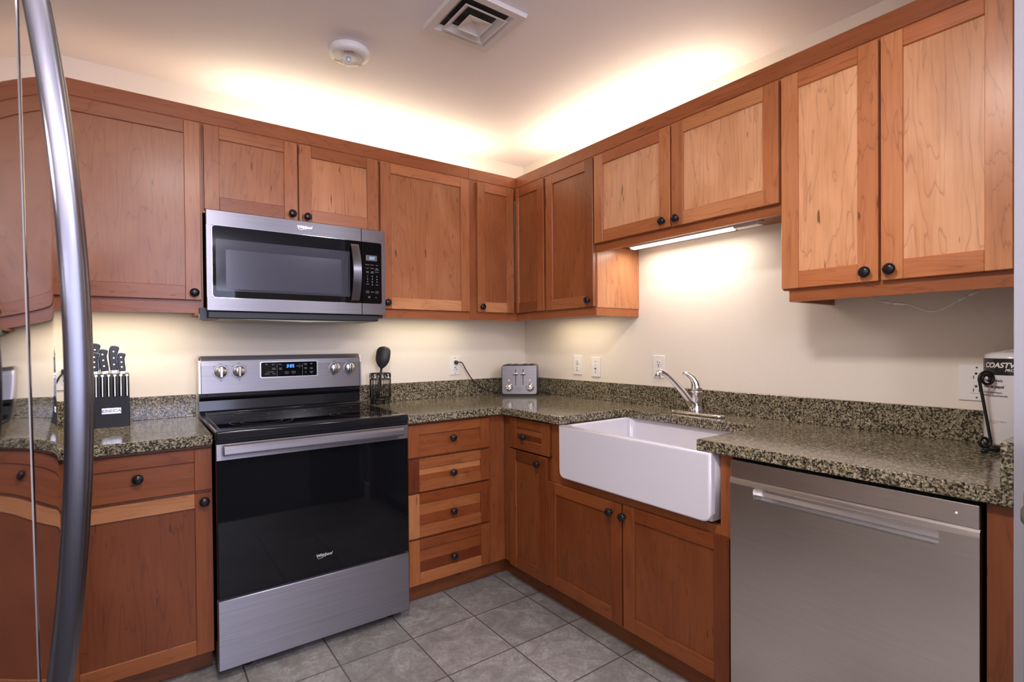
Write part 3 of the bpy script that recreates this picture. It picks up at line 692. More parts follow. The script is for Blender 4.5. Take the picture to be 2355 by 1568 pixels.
pk.poly([(1.9945-.001, y, z) for y, z in ((YD+.001, .7535), (YD+.012, .7560), (YD+.024, .764), (YD+.029, .776), (YD+.030, .793), (YD+.033, .793), (YD+.033, .750), (YD+.001, .750))], (.457, 0, 0))
t.part('pocket_handle', pk, SATIN, dr)
t.part('indicator_light', MB().cyl((2.4815, YD+.0022, .841), 0.0017, .0012, '-y', 12), BLUEW, dr)
t.part('toe_panel', MB().box(D0, D1, -.56, -.54, 0, .10), BLKP)
# ------------------------------------------------------------------ sink and faucet
t = Thing('farmhouse_sink', 'white porcelain apron-front sink set into the granite counter', 'sink', (1.478, -.42, .641), 'R')
S0, S1, SF, SB = 1.1035, 1.8555, -.662, -.185
m = MB(); cr = .032
out = [(S0, .8757), (S0, .643+cr)] + [(S0+cr-cr*math.cos(a), .643+cr-cr*math.sin(a)) for a in [i*PI/12 for i in range(1, 7)]] + [(S1-cr+cr*math.sin(a), .643+cr-cr*math.cos(a)) for a in [i*PI/12 for i in range(0, 7)]] + [(S1, .8757)]
m.poly([(x, SF, z) for x, z in out], (0, .0275, 0), .008, 4, front=True)
# hollow tub: outer shell and inner basin lofted through rounded loops
def rr(x0, x1, y0, y1, r): return round_rect(x0, x1, y0, y1, r, 6)
loops = [(rr(S0+.0005, S1-.0005, SF+.012, SB, .006), .648), (rr(S0+.0005, S1-.0005, SF+.012, SB, .006), .8755), (rr(S0+.026, S1-.026, SF+.028, SB-.022, .045), .8755), (rr(S0+.028, S1-.028, SF+.030, SB-.024, .045), .868), (rr(S0+.030, S1-.030, SF+.032, SB-.026, .045), .70), (rr(S0+.050, S1-.050, SF+.052, SB-.046, .04), .675)]
V = [[m.b.verts.new((x, y, z)) for x, y in P] for P, z in loops]
fs = [m.b.faces.new((A[i], A[(i+1) % len(A)], B[(i+1) % len(A)], B[i])) for A, B in zip(V, V[1:]) for i in range(len(A))] + [m.b.faces.new(V[-1]), m.b.faces.new(V[0])]
bmesh.ops.recalc_face_normals(m.b, faces=fs); m._fin(fs, False)
for f in fs: f.smooth = len(f.verts) == 4
t.part('basin', m, WHITEPO)
t.part('drain', MB().lathe([(.045, .675), (.045, .678), (.036, .678), (.030, .672), (0, .671)], (1.478, -.42, .001), 'z', 28), CHROME)
t = Thing('kitchen_faucet', 'chrome single-lever faucet on a long base plate behind the sink', 'faucet', (1.46, -.145, ZT), 'R')
fx, fy = 1.452, -.143
t.part('base_plate', MB().poly([(x, y, ZT) for x, y in round_rect(1.325, 1.590, fy-.030, fy+.028, .027, 8)], (0, 0, .013), .005, 3), CHROME)
m = MB().lathe([(.027, .012), (.0275, .020), (.024, .030), (.0225, .050), (.0225, .098), (.0245, .100), (.0245, .108), (.0225, .110), (0, .110)], (fx, fy, ZT), 'z', 32); t.part('body', m, CHROME)
sp = [(fx-.004, fy-.006, ZT+.030), (fx-.012, fy-.030, ZT+.060), (fx-.025, fy-.070, ZT+.110), (fx-.042, fy-.115, ZT+.160), (fx-.052, fy-.145, ZT+.186), (fx-.060, fy-.165, ZT+.196), (fx-.067, fy-.186, ZT+.197)]
t.part('spout', MB().tube(sp, [.020, .0165, .0145, .0135, .0130, .0125, .0125], 16, flat=.85), CHROME)
t.part('aerator', MB().lathe([(0, 0), (.0125, 0), (.0125, .022), (.009, .026), (0, .026)], (fx-.067, fy-.186, ZT+.172), 'z', 20), CHROME)
lv = [(fx, fy, ZT+.108), (fx, fy, ZT+.125), (fx-.002, fy-.003, ZT+.145), (fx-.010, fy-.014, ZT+.168), (fx-.024, fy-.034, ZT+.186), (fx-.036, fy-.052, ZT+.190)]
t.part('lever', MB().tube(lv, [.0245, .0235, .0200, .0145, .0100, .0060], 18, flat=1.0), CHROME)
# ------------------------------------------------------------------ toaster
ta = math.atan2(-.148, .172)
t = Thing('toaster', 'four-slot stainless toaster in the counter corner', 'toaster', (-.259, -.279, ZT), rot=ta)
hw, dp, hh = .1135, .205, .196
sh = round_rect(-hw, hw, .012, hh, .020, 6)
bd = t.part('shell', MB().poly([(x, .004, z) for x, z in sh], (0, dp-.008, 0), .008, 3, smooth=True), STEELB)
t.part('front_plate', MB().poly([(x, 0, z) for x, z in round_rect(-hw+.006, hw-.006, .014, hh-.006, .014, 5)], (0, .006, 0), .002, 2), STEEL, bd)
t.part('base', MB().poly([(x, .004, z) for x, z in round_rect(-hw+.004, hw-.004, 0, .016, .005)], (0, dp-.01, 0)), BLKP)
m = MB()
for x in (-.072, -.030, .030, .072): m.box(x-.013, x+.013, .030, dp-.035, hh-.002, hh+.0006)
t.part('bread_slot', m, SLOTM, bd)
m = MB()
for x in (-.023, .023): m.box(x-.002, x+.002, -.0012, .002, .070, .170)
t.part('lever_slot', m, SLOTM, bd)
for x in (-.023, .023):
    t.part('lever', MB().lathe([(0, 0), (.0055, .001), (.007, .016), (.0055, .031), (0, .032)], (x-.016, -.016, .143), 'x', 14).box(x-.0018, x+.0018, -.014, .002, .139, .147), CHROME)
for x in (-.065, .066):
    k = t.part('browning_knob', MB().lathe([(.0245, 0), (.0245, .002), (.0205, .003), (.0205, .012), (.0185, .014), (0, .0145)], (x, -.0005, .056), '-y', 28), CHROME)
    g = MB().box(-.019, .019, -.0195, -.012, -.004, .004, .0015); bmesh.ops.rotate(g.b, verts=g.b.verts, cent=(0, 0, 0), matrix=Matrix.Rotation(-.45, 3, 'Y')); bmesh.ops.translate(g.b, verts=g.b.verts, vec=(x, 0, .056))
    t.part('grip', g, SATIN, k)
    t.part('push_button', MB().cyl((x, 0, .100), .0055, .003, '-y', 16, .001), WHITEP)
m = MB()
for a, b_, c_, d_ in ((-.016, .016, .012, .013), (-.016, .016, -.004, -.003), (-.016, -.015, -.003, .012), (.015, .016, -.003, .012), (-.009, -.008, 0, .009), (-.0005, .0005, 0, .009), (.008, .009, 0, .009)): m.box(a, b_, -.0010, .001, .040+c_, .040+d_)
t.part('badge', m, DGREY, bd)
# toaster cord with plug in the outlet on the back wall
m = MB()
def smooth(pts, n=6):
    P = [Vector(p) for p in pts]; out = []
    for i in range(len(P)-1):
        p0 = P[max(i-1, 0)]; p1 = P[i]; p2 = P[i+1]; p3 = P[min(i+2, len(P)-1)]
        for k in range(n):
            u = k/n; out.append(.5*((2*p1)+(p2-p0)*u+(2*p0-5*p1+4*p2-p3)*u*u+(3*p1-p0-3*p2+p3)*u**3))
    return out+[P[-1]]
CORDM = plain('grey_brown_cord', (0.045, 0.035, 0.030), 0.5)
TI = (Matrix.Translation((-.259, -.279, ZT)) @ Matrix.Rotation(ta, 4, 'Z')).inverted()
def tpart(name, mb, mat):
    bmesh.ops.transform(mb.b, matrix=TI, verts=mb.b.verts); return t.part(name, mb, mat)
cd = tpart('cord', MB().tube(smooth([(-.552, -.030, 1.128), (-.528, -.040, 1.124), (-.500, -.046, 1.075), (-.450, -.045, 1.010), (-.385, -.047, .962), (-.330, -.048, .936), (-.285, -.060, .930), (-.240, -.085, .925)]), .0036, 8), CORDM)
tpart('plug', MB().lathe([(.011, 0), (.013, .004), (.011, .018), (.006, .024), (0, .025)], (-.556, -.0085, 1.127), '-y', 16), CORDM)
tpart('cord', MB().tube(smooth([(-.075, -.215, .930), (-.050, -.245, .930), (-.036, -.285, .928), (-.045, -.325, .920), (-.075, -.345, .9178), (-.105, -.340, .9178)]), .0032, 8), CORDM)
# ------------------------------------------------------------------ outlets and switches
def outlet(label, run, x, z, kind, cat='outlet', w=.070, h=.115):
    t = Thing('wall_outlet' if kind != 'switch' else 'wall_switch', label, cat, (x, 0, z-h/2), run, 'wall outlets and switches')
    pl = t.part('cover_plate', MB().poly([(x+a, -.0055, z+b_) for a, b_ in round_rect(-w/2, w/2, -h/2, h/2, .003, 3)], (0, .0050, 0), .0015, 2), WHITEP)
    sl = MB(); y = -.0082
    def face(cx, cz):
        sl.box(cx-.0075, cx-.0055, y, y+.001, cz-.001, cz+.008); sl.box(cx+.0055, cx+.0075, y, y+.001, cz-.001, cz+.007); sl.cyl((cx, y+.001, cz+.0135 if kind == 'gfci' else cz-.009), .0032, .001, '-y', 10)
    if kind == 'duplex':
        for dz in (.0205, -.0205):
            t.part('receptacle', MB().poly([(x+a, -.0072, z+dz+b_) for a, b_ in round_rect(-.0165, .0165, -.0145, .0145, .0125, 5)], (0, .003, 0)), WHITEP, pl); face(x, z+dz)
        sl.cyl((x, -.0055, z), .0028, .0008, '-y', 10)
    elif kind == 'switch':
        t.part('toggle', MB().box(x-.0045, x+.0045, -.017, -.005, z-.006, z+.010, .001), WHITEP, pl)
        sl.box(x-.005, x+.005, -.0062, -.0055, z-.012, z+.012)
        for dz in (.032, -.032): sl.cyl((x, -.0055, z+dz), .0026, .0008, '-y', 10)
    else:
        ox = -.001 if w < .08 else 0
        t.part('receptacle', MB().poly([(x+a, -.0075, z+b_) for a, b_ in round_rect(-.0165, .0165, -.034, .034, .002, 2)], (0, .003, 0)), WHITEP, pl)
        for dz in (.017, -.024):
            sl.box(x-.0085, x-.0065, y, y+.001, z+dz-.005, z+dz+.005); sl.box(x+.0055, x+.0075, y, y+.001, z+dz-.005, z+dz+.005); sl.box(x+.0055, x+.0125, y, y+.001, z+dz-.001, z+dz+.001); sl.lathe([(.0035, 0), (.0035, .001), (0, .001)], (x-.001, y+.001, z+dz+.012), '-y', 12)
        for dz in (.0015, -.0065): t.part('test_button', MB().box(x-.007, x+.004, -.0085, -.007, z+dz, z+dz+.005, .0005), WHITEP, pl)
        for dz in (.048, -.048): sl.cyl((x, -.0055, z+dz), .0026, .0008, '-y', 10)
    t.part('slots', sl, SLOTM, pl)
outlet('white outlet on the back wall with the dark toaster cord plugged in', 'L', -.558, 1.107, 'gfci')
outlet('white outlet behind the knife block with a black plug, beside the fridge handle', 'L', -2.418, 1.119, 'duplex')
outlet('white duplex outlet on the right wall nearest the toaster', 'R', .530, 1.108, 'duplex')
outlet('white plate with a toggle switch, between the outlets on the right wall', 'R', .684, 1.101, 'switch', 'switch')
outlet('white duplex outlet on the right wall behind the faucet spout', 'R', 1.136, 1.116, 'duplex')
outlet('wide white outlet plate beside the paper towel roll', 'R', 2.380, 1.104, 'gfci', 'outlet', .092, .116)
t = Thing('power_cord', 'black plug and cord in the outlet beside the fridge handle', 'power cord', (-2.42, -.03, 1.05), 'L')
t.part('plug', MB().box(-2.430, -2.404, -.030, -.0085, 1.128, 1.150, .004, 2), BLKP)
t.part('cord', MB().tube(smooth([(-2.425, -.026, 1.134), (-2.437, -.034, 1.115), (-2.448, -.036, 1.090), (-2.475, -.036, 1.060), (-2.52, -.036, 1.022), (-2.56, -.040, .95), (-2.60, -.060, .9185), (-2.68, -.080, .9178)]), .0034, 8), BLKP)
# ------------------------------------------------------------------ knife block and knives
ka = .035
KO = Vector((-2.260, -.1900, ZT))
t = Thing('knife_block', 'black knife block with a silver name plate, left of the range', 'knife block', KO, rot=ka)
kw = .0578
t.part('body', MB().poly([(-kw, y, z) for y, z in ((0, 0), (0, .124), (.020, .124), (.042, .215), (.118, .215), (.118, 0))], (2*kw, 0, 0), .002, 2), KBLOCK)
pl = t.part('name_plate', MB().box(-.034, .029, -.0015, .001, .055, .078, .0006), SATIN)
m = MB().text('ONEIDA', .0165, (-.0025, -.0018, .0665), spacing=1.0)
for x in (-.030, .025): m.cyl((x, -.0015, .0665), .002, .0006, '-y', 8)
t.part('name', m, PRINTD, pl)
KM = Matrix.Translation(KO) @ Matrix.Rotation(ka, 4, 'Z')
HND = plain('black_knife_handle', (0.0085, 0.0085, 0.0085), 0.32)
def steak(label):
    e = Thing('steak_knife', label, 'knife', (0, 0, 0), 'L', 'steak knives in the front of the block')
    e.part('handle', MB().box(-.0055, .0055, -.009, .009, .002, .084, .003, 2), HND)
    e.part('tang', MB().box(-.0012, .0012, -.0103, -.008, 0, .086), SATIN)
    e.part('end_cap', MB().box(-.0058, .0058, -.0096, .0096, .080, .089, .002, 2), SATIN)
    return e.e
names6 = ('steak knife at the left end of the front row, beside the fridge handle', 'second steak knife from the left in the front row of the block', 'third steak knife from the left in the front row of the block', 'third steak knife from the right in the front row of the block', 'second steak knife from the right in the front row of the block', 'steak knife at the right end of the front row of the block')
s0 = steak(names6[0])
for i in range(6):
    s = s0 if i == 0 else copy_tree(s0); s['label'] = names6[i]
    s.matrix_world = KM @ Matrix.Translation((-.0502+.0199*i, .0095, .1245)) @ Matrix.Rotation(-.10, 4, 'X')
def chef(label, L, wd):
    e = Thing('kitchen_knife', label, 'knife', (0, 0, 0), 'L', 'large knives in the top of the block')
    prof = [(-.42, 0), (-.50, .18), (-.56, .42), (-.58, .66), (-.50, .86), (-.30, .985), (0, 1.0), (.44, .965), (.60, .90), (.52, .80), (.40, .66), (.40, .40), (.44, .18), (.38, 0)]
    P = smooth([(x*wd, 0, z*L) for x, z in prof], 3)
    h = e.part('handle', MB().poly([(p.x, -.008, p.z) for p in P], (0, .016, 0), .003, 2), HND)
    e.part('bolster', MB().box(-.40*wd, .36*wd, -.0065, .0065, -.012, .003, .002, 2), SATIN)
    e.part('tang', MB().poly([(p.x*1.03, -.0013, p.z*1.005) for p in P], (0, .0026, 0)), SATIN)
    e.part('blade', MB().box(-.36*wd, .34*wd, -.001, .001, -.05, -.008), SATIN)
    for f in (.24, .5, .76): e.part('rivet', MB().cyl((-.04*wd, -.0078, f*L), .0030, .0006, '-y', 10), SATIN, h)
    return e.e
def put_knife(k, x, y, z, tilt, lean=.10):
    k.matrix_world = KM @ Matrix.Translation((x, y, z)) @ Matrix.Rotation(lean, 4, 'Y') @ Matrix.Rotation(-tilt, 4, 'X')
put_knife(chef('large knife second from right, lower than its right neighbour', .092, .030), -.021, .060, .226, .05, -.10)
put_knife(chef('tallest large knife, upright in the right half of the block', .104, .031), .010, .085, .228, .05, -.02)
put_knife(chef('short large knife at the right end of the block, in front', .078, .026), .036, .050, .224, .05, -.06)
put_knife(chef('tall large knife at the back left of the block, beside the fridge handle', .112, .030), -.050, .095, .230, .05, -.03)
put_knife(chef('large knife at the front left of the block, mostly behind the fridge handle', .078, .028), -.054, .052, .226, .05, -.02)
# ------------------------------------------------------------------ utensil caddy and spoon
CX, CY, CR = -1.082, -.088, .056
t = Thing('utensil_caddy', 'round black wrought-iron utensil holder with scroll band right of the stove', 'utensil holder', (CX, CY, ZT), 'L')
m = MB()
t.part('base', MB().lathe([(0, .020), (CR-.002, .020), (CR, .022), (CR, .034), (CR-.003, .034), (CR-.003, .026), (0, .026)], (CX, CY, ZT), 'z', 32), IRON)
for i in range(4):
    a = PI/4+i*PI/2; t.part('foot', MB().lathe([(0, 0), (.005, .002), (.0065, .008), (.004, .020), (0, .021)], (CX+(CR-.006)*math.cos(a), CY+(CR-.006)*math.sin(a), ZT), 'z', 12), IRON)
circ = lambda r, z, n=32: [(CX+r*math.cos(a), CY+r*math.sin(a), z) for a in seg(n)]
for z in (1.050, 1.082): t.part('ring', MB().tube(circ(CR, z), .0024, 8, True), IRON)
for i in range(16):
    a = i*PI/8+.1; t.part('bar', MB().tube([(CX+CR*math.cos(a), CY+CR*math.sin(a), .945), (CX+CR*math.cos(a), CY+CR*math.sin(a), 1.052)], .0021, 6), IRON)
m = MB()
for i in range(9):
    a0 = i*2*PI/9
    pts = []
    for k in range(26):
        u = k/25*3.2*PI; r = .0135*(1-.55*k/25); dx = r*math.cos(u); dz = r*math.sin(u); a = a0+dx/CR
        pts.append((CX+CR*1.01*math.cos(a), CY+CR*1.01*math.sin(a), 1.066+dz))
    m.tube(pts, .0019, 6)
t.part('scroll_band', m, IRON)
m = MB(); sd = Vector((.16, .02, 1)).normalized()
p0 = Vector((CX-.022, CY-.010, .945))
hd = [p0, p0+sd*.07, p0+sd*.13, p0+sd*.17]
spn = Thing('cooking_spoon', 'black nylon spoon standing in the wrought-iron utensil holder', 'spoon', tuple(p0), 'L')
spn.part('handle', MB().tube([tuple(p) for p in hd], [.0095, .0100, .0062, .0070], 12, flat=.6), NYLON)
bw = MB(); N1, N2 = 26, 24; b = bw.b; cen = p0+sd*.228; uu = Vector((.80, -.58, -.10)).normalized(); ww = sd; nn = uu.cross(ww)
rings = []
for i in range(N1+1):
    v = -1+2*i/N1
    wdt = (.0355*max(0, 1-max(0, v)**4.5)**.5*(1-max(0, -v)**1.9)**.8 if v > -1 else 0) + .0045
    rings.append([b.verts.new(cen+ww*v*.062+uu*wdt*math.cos(a)+nn*((.006*math.sin(a)) + .016*(1-v*v)*(1-math.cos(a)**2*.9)*1.0)) for a in seg(N2)])
fs = [b.faces.new((A[i], A[(i+1) % N2], B[(i+1) % N2], B[i])) for A, B in zip(rings, rings[1:]) for i in range(N2)] + [b.faces.new(rings[0]), b.faces.new(rings[-1])]
bmesh.ops.recalc_face_normals(b, faces=fs); bw._fin(fs, True); spn.part('bowl', bw, NYLON)
# ------------------------------------------------------------------ paper towel and holder
PC = Vector((-.105, -2.484, 0)); PR = .066
def wrap(r):
    def f(x, y): 
        a = math.radians(206) + (x-.030)/r            # angle grows to the right as seen from the camera
        return Vector((PC.x+r*math.cos(a), PC.y+r*math.sin(a), y))
    return f
t = Thing('paper_towel_roll', 'white wrapped paper towel roll with black printed band at the end wall', 'paper towels', (PC.x, PC.y, ZT+.012), 'L')
m = MB().lathe([(.018, .020), (PR-.004, .018), (PR, .026), (PR, .270), (PR-.003, .283), (.045, .290), (.018, .290)], (PC.x, PC.y, ZT), 'z', 48)
roll = t.part('wrapped_roll', m, plain('white_plastic_wrap', (0.74, 0.70, 0.70), 0.22))
band = MB(); r_ = PR+.0004; n = 40
A = [wrap(r_)(-.095+.19*i/n, 1.138) for i in range(n+1)]; B = [wrap(r_)(-.095+.19*i/n, 1.186) for i in range(n+1)]
va = [band.b.verts.new(p) for p in A]; vb = [band.b.verts.new(p) for p in B]
band._fin([band.b.faces.new((va[i], va[i+1], vb[i+1], vb[i])) for i in range(n)], True)
t.part('black_band', band, plain('black_band_print', (0.02, 0.018, 0.018), 0.25), roll)
m = MB(); f = wrap(PR+.0009)
def wt(mb, s, size, x, z, **k): mb.text(s, size, (0, 0, 0), fn=lambda a, b_, X=x, Z=z: f(a+X, b_+Z), align='LEFT', **k)
wt(m, 'COASTW', .0205, -.064, 1.166, shear=.25, bold=.0006, spacing=.95); wt(m, 'PRO', .0105, -.008, 1.152, shear=.25, bold=.0003)
t.part('white_lettering', m, WHITEP, roll)
m = MB()
for s, sz, x, z, bo in (('Paper Towels', .0105, -.071, 1.122, .0002), ('Toallas de papel', .0105, -.078, 1.104, .0004), ('Strong & Absorbent', .0078, -.078, 1.087, .0001), ('Resistentes y absorbentes', .0078, -.084, 1.078, .0001), ('11 in x 8 in / 27.9 cm x 20.8 cm', .0045, -.062, 1.004, 0), ('85 sheets / 5.06 m', .0045, -.062, .999, 0)): wt(m, s, sz, x, z, bold=bo)
t.part('black_lettering', m, PRINTD, roll)
m = MB(); pts = [(-.02, 0), (0, .012), (.015, .030), (.03, .024), (.05, .034)]
m.poly([(PC.x+x*.3, PC.y-x, ZT+.287+max(0, z)) for x, z in [(-.045, 0), (-.02, .008), (.0, .012), (.02, .022), (.04, .034), (.055, .030), (.055, 0)]], (.004, .001, 0))
t.part('wrapper_fold', m, plain('grey_wrap_fold', (0.45, 0.42, 0.40), 0.3), roll)
t = Thing('paper_towel_holder', 'black wrought-iron towel stand with scrolls in front of the paper towel roll', 'towel holder', (-.12, -2.44, ZT), 'L')
# an S-shaped scroll standing in front of the roll, on a ball foot, joined to a base ring
ux = Vector((.81, -.587, 0)); SO = Vector((-.2053, -2.4375, 0)); hx = SO.x
def spiral(sc, zc, th0, turns, r0, r1, n):
    return [SO + ux*(sc+(r0+(r1-r0)*i/n)*math.cos(th0+turns*2*PI*i/n)) + Vector((0, 0, zc+(r0+(r1-r0)*i/n)*math.sin(th0+turns*2*PI*i/n))) for i in range(n+1)]
S1_ = spiral(.010, 1.128, math.radians(-60), 1.68, .007, .0225, 70)
low = spiral(.003, .9470, math.radians(-440), 1.22, .0060, .0185, 56)
path = S1_ + list(reversed(low))
t.part('scroll', MB().tube(path, .0040, 12), IRON)
t.part('foot_ball', MB().lathe([(0, 0), (.006, .001), (.009, .006), (.006, .011), (0, .012)], tuple(SO+Vector((0, 0, ZT))), 'z', 16), IRON)
t.part('base_ring', MB().tube([(PC.x+.064*math.cos(a), PC.y+.064*math.sin(a), ZT+.009) for a in seg(36)], .0045, 8, True), IRON)
t.part('base_bar', MB().tube([(SO.x, SO.y, ZT+.011), (SO.x+.03, SO.y-.020, ZT+.009), (PC.x-.060, PC.y+.018, ZT+.009)], .0045, 8), IRON)
m = MB().tube([(PC.x-.064, PC.y, ZT+.009), (PC.x+.064, PC.y, ZT+.009)], .004, 8); t.part('cross_bar', m, IRON)
# ------------------------------------------------------------------ lamp and cord below the wall cabinets
t = Thing('under_cabinet_light', 'lit white strip lamp under the short cabinet above the sink', 'lamp', (1.40, -.135, 1.712), 'R')
t.part('housing', MB().box(1.065, 1.745, -.150, -.105, 1.722, 1.735, .002), WHITEP)
t.part('tube', MB().box(1.075, 1.625, -.146, -.112, 1.714, 1.723, .003, 2), TUBE)
t.part('switch_end', MB().box(1.635, 1.742, -.150, -.105, 1.714, 1.724, .002), WHITEP)
l = area('under_cabinet_light_glow', (0, 0, 0), (0, 0, 0), .54, .03, 2.0, (1.0, .88, .78)); l.parent = t.e; l.location = (-.05, .006, -.0005)
t = Thing('lamp_cord', 'thin white lamp cord with connectors hanging under the tall right cabinet', 'cord', (2.28, -.17, 1.33), 'R')
yc = -.17
t.part('cord', MB().tube(smooth([(2.125, yc, 1.398), (2.155, yc, 1.380), (2.19, yc, 1.367), (2.245, yc, 1.357), (2.294, yc, 1.333), (2.327, yc, 1.332), (2.369, yc, 1.357), (2.40, yc, 1.374), (2.43, yc, 1.390), (2.45, yc, 1.400)]), .0017, 8), WHITEP)
for a, b_ in (((2.178, yc, 1.3705), (2.200, yc, 1.3635)), ((2.206, yc, 1.3625), (2.240, yc, 1.3575)), ((2.374, yc, 1.3595), (2.394, yc, 1.3715)), ((2.397, yc, 1.3725), (2.424, yc, 1.387))): t.part('connector', MB().tube([a, b_], .0044, 8, flat=.6), WHITEP)
# ------------------------------------------------------------------ ceiling fittings
t = Thing('smoke_alarm', 'round white FIRE alarm with a clear strobe lens on the ceiling', 'smoke alarm', (-1.445, -.725, ZC), 'L')
sx, sy = -1.452, -.720
bd = t.part('body', MB().lathe([(0, 0), (.080, 0), (.082, .004), (.082, .016), (.079, .024), (.071, .030), (.055, .032), (0, .032)], (sx, sy, ZC), '-z', 48), WHITEP)
m = MB()
for r in (.032, .038, .044, .050, .056): m.tube([(sx+r*math.cos(a), sy+r*math.sin(a), ZC-.0318) for a in [(-2.6+4.9*i/40) for i in range(41)]], .0009, 4)
t.part('sounder_grille', m, plain('grille_shadow', (0.42, 0.40, 0.38), 0.6), bd)
LENS, lnt, lb = new_mat('clear_lens'); lb.inputs['Base Color'].default_value = (0.9, 0.9, 0.92, 1); lb.inputs['Roughness'].default_value = 0.04; lb.inputs['Alpha'].default_value = 0.28
t.part('strobe_lens', MB().lathe([(0, .031), (.027, .031), (.027, .040), (.024, .053), (.015, .063), (0, .066)], (sx-.004, sy, ZC), '-z', 28), LENS, bd)
t.part('strobe_tube', MB().lathe([(0, .031), (.012, .031), (.009, .046), (.004, .053), (0, .054)], (sx-.004, sy, ZC), '-z', 16), SATIN, bd)
vr = Vector((math.cos(YAW), math.sin(YAW), 0)); vd2 = Vector((-math.sin(YAW), math.cos(YAW), 0))
m = MB(); cc = Vector((sx, sy, ZC-.0324))
m.text('FIRE', .021, cc - vd2*.046 + vr*.012, xd=vr-vd2*-.08, yd=-vd2, bold=.0005)
m.text('FIRE', .012, cc + vd2*.056 + vr*.028, xd=vr+vd2*-.45, yd=-vd2-vr*.45, bold=.0002)
m.text('FIRE', .012, cc + vd2*.016 - vr*.060, xd=vr*.6+vd2*.8, yd=-vd2*.6+vr*.8, bold=.0002)
t.part('red_lettering', m, REDM, bd)
t = Thing('ceiling_vent', 'square white ceiling air vent with nested louvres', 'vent', (-1.138, -1.188, ZC), 'L')
vx0, vx1, vy0, vy1 = -1.280, -.997, -1.334, -1.043; vcx, vcy = (vx0+vx1)/2, (vy0+vy1)/2
def sq_ring(mb, h0, z0, h1, z1, th=.0015):
    """sloped square ring from half-size h0 at z0 to h1 at z1"""
    q = []
    for h, z in ((h0, z0), (h1, z1), (h1-.0005, z1+th), (h0-.0005, z0+th)):
        q.append([mb.b.verts.new((vcx+sx_*h, vcy+sy_*h, z)) for sx_, sy_ in ((-1, -1), (1, -1), (1, 1), (-1, 1))])
    fs = [mb.b.faces.new((A[i], A[(i+1) % 4], B[(i+1) % 4], B[i])) for A, B in zip(q, q[1:]+q[:1]) for i in range(4)]
    bmesh.ops.recalc_face_normals(mb.b, faces=fs); mb._fin(fs)
m = MB(); H = .1435
sq_ring(m, H, ZC-.002, H-.004, ZC-.016); sq_ring(m, H-.004, ZC-.016, .112, ZC-.016); sq_ring(m, .112, ZC-.016, .095, ZC-.002, .001)
t.part('frame', m, VENTM)
m = MB(); sq_ring(m, .088, ZC-.022, .062, ZC-.006, .001); t.part('louvre', m, VENTM)
m = MB(); sq_ring(m, .082, ZC-.0225, .090, ZC-.0225, .002); sq_ring(m, .044, ZC-.0265, .050, ZC-.0265, .002); t.part('louvre_lip', m, VENTM)
m = MB(); b = m.b; base_ = [b.verts.new((vcx+a*.047, vcy+c*.047, ZC-.025)) for a, c in ((-1, -1), (1, -1), (1, 1), (-1, 1))]; ap = b.verts.new((vcx, vcy, ZC-.010))
fs = [b.faces.new((base_[i], base_[(i+1) % 4], ap)) for i in range(4)]; m._fin(fs); t.part('centre_pyramid', m, VENTM)
t.part('duct', MB().box(vcx-.105, vcx+.105, vcy-.105, vcy+.105, ZC-.0012, ZC-.0004), SLOTM)
# ------------------------------------------------------------------ refrigerator
t = Thing('refrigerator', 'stainless french-door refrigerator with curved bar handles at the left edge', 'refrigerator', (-2.70, -1.82, 0), 'L')
FX = -2.3036; LEAN = .012; FY0, FY1, FG = -2.195, -1.445, -1.820
fx_at = lambda z: FX - LEAN*(z-1.24)
t.part('cabinet', MB().poly([(fx_at(z)-.062, FY0+.005, z) if k else (-3.06, FY0+.005, z) for k, z in ((0, .02), (1, .02), (1, 1.765), (0, 1.765))], (0, FY1-FY0-.01, 0)), DGREY)
def fdoor(y0, y1, z0, z1, name):
    mb = MB(); b = mb.b; n = 20; prof = []
    r = .010; cs = [r*(1-math.cos(PI/2*i/10)) for i in range(11)] + [r+.0008, r+.002, r+.005]
    wd = y1-y0
    for e_ in cs + [.03+(wd-.06)*i/12 for i in range(13)] + [wd-c for c in reversed(cs)]:
        y = y0+e_; e = min(e_, wd-e_)
        d = 0 if e > r else r-math.sqrt(max(0, r*r-(r-e)**2))
        prof.append((-.0435*(y+1.62)**2 - .5*max(0, y+1.57)**2 - d, y))
    prof = [(-.058, y0)] + prof + [(-.058, y1)]
    V = [[b.verts.new((fx_at(z)+dx, y, z)) for dx, y in prof] for z in (z0, z1)]
    fs = [b.faces.new((V[0][i], V[0][i+1], V[1][i+1], V[1][i])) for i in range(len(prof)-1)] + [b.faces.new((V[0][-1], V[0][0], V[1][0], V[1][-1])), b.faces.new(V[0]), b.faces.new(V[1])]
    bmesh.ops.recalc_face_normals(b, faces=fs); mb._fin(fs, True); fs[-1].smooth = fs[-2].smooth = fs[-3].smooth = False
    return t.part(name, mb, STEELF)
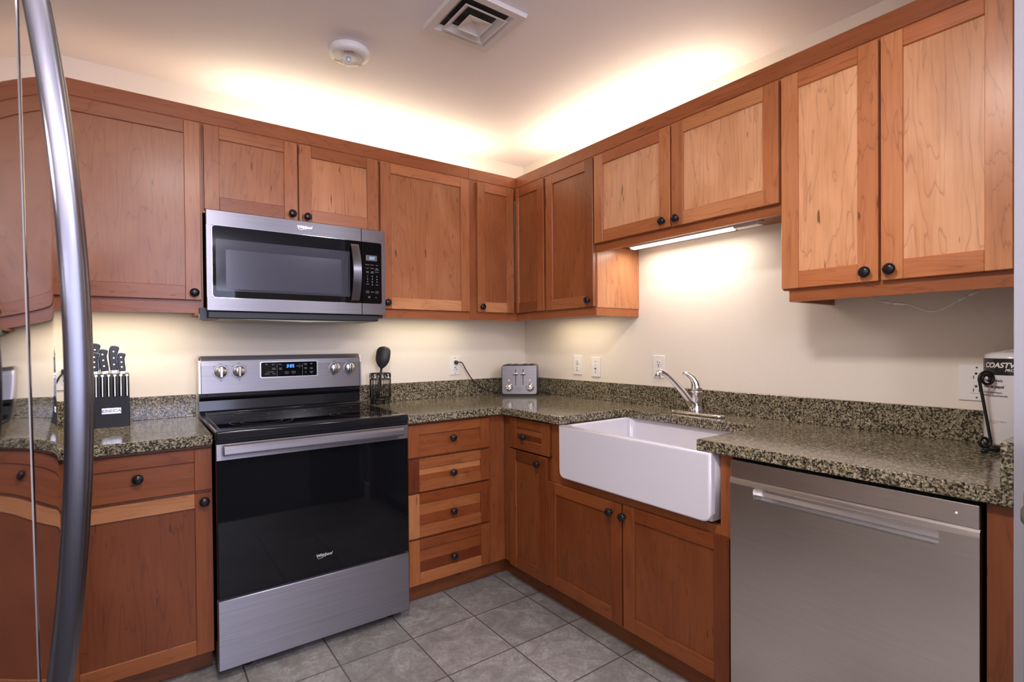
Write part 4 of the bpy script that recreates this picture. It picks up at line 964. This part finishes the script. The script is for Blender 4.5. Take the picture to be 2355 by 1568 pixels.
def fhandle(par, yh):
    n = 24; pts = []
    for i in range(n+1):
        z = .70+1.07*i/n; s_ = (z-1.235)/.535
        pts.append((fx_at(z)+.0165+.038*(1-s_*s_), yh, z))
    mb = MB(); b = mb.b; V = []
    for (x, y, z) in pts: V.append([b.verts.new((x+dx*.0150, y+dy*.0130, z)) for dx, dy in [(math.copysign(abs(math.cos(a))**.6, math.cos(a)), math.copysign(abs(math.sin(a))**.6, math.sin(a))) for a in seg(20)]])
    fs = [b.faces.new((A[i], A[(i+1) % 20], B[(i+1) % 20], B[i])) for A, B in zip(V, V[1:]) for i in range(20)] + [b.faces.new(V[0]), b.faces.new(V[-1])]
    bmesh.ops.recalc_face_normals(b, faces=fs); mb._fin(fs, True)
    t.part('door_handle', mb, STEELB, par)
t.part('door_gap_glint', MB().tube([(fx_at(z)-.0072, FG, z) for z in (.62, 1.0, 1.4, 1.77)], .0052, 12), plain('pale_gap_glint', (0.62, 0.61, 0.66), 0.35))  # pale bar added in the gap to imitate the door edge's bright reflection
dn = fdoor(FG+.005, FY1, .61, 1.780, 'door'); fhandle(dn, FG+.040)
df = fdoor(FY0, FG-.005, .61, 1.780, 'door'); fhandle(df, FG-.040)
fdoor(FY0, FY1, .06, .602, 'freezer_drawer')
# ------------------------------------------------------------------ grey bin by the end wall
t = Thing('plastic_bin', 'grey ribbed plastic bin standing at the end wall, cut off by the photo edge', 'bin', (-.87, -2.83, 0), 'L')
r0 = .187
prof = [(0, 0), (r0+.004, 0), (r0+.010, .02), (r0+.010, .915), (r0+.015, .920), (r0+.015, .934), (r0+.011, .940), (r0+.011, .966), (r0+.009, .970), (r0+.009, .996), (r0+.003, 1.000), (r0+.003, 1.014), (r0+.009, 1.016), (r0+.009, 1.028), (r0+.006, 1.032), (r0+.005, 1.056), (r0+.002, 1.060), (r0+.001, 1.078), (r0+.003, 1.080), (r0+.003, 1.088), (r0-.004, 1.092), (0, 1.092)]
t.part('shell', MB().lathe([p for q in prof for p in (q, q)][1:-1] if False else prof, (-.87, -2.83, 0), 'z', 72), GREYBIN)
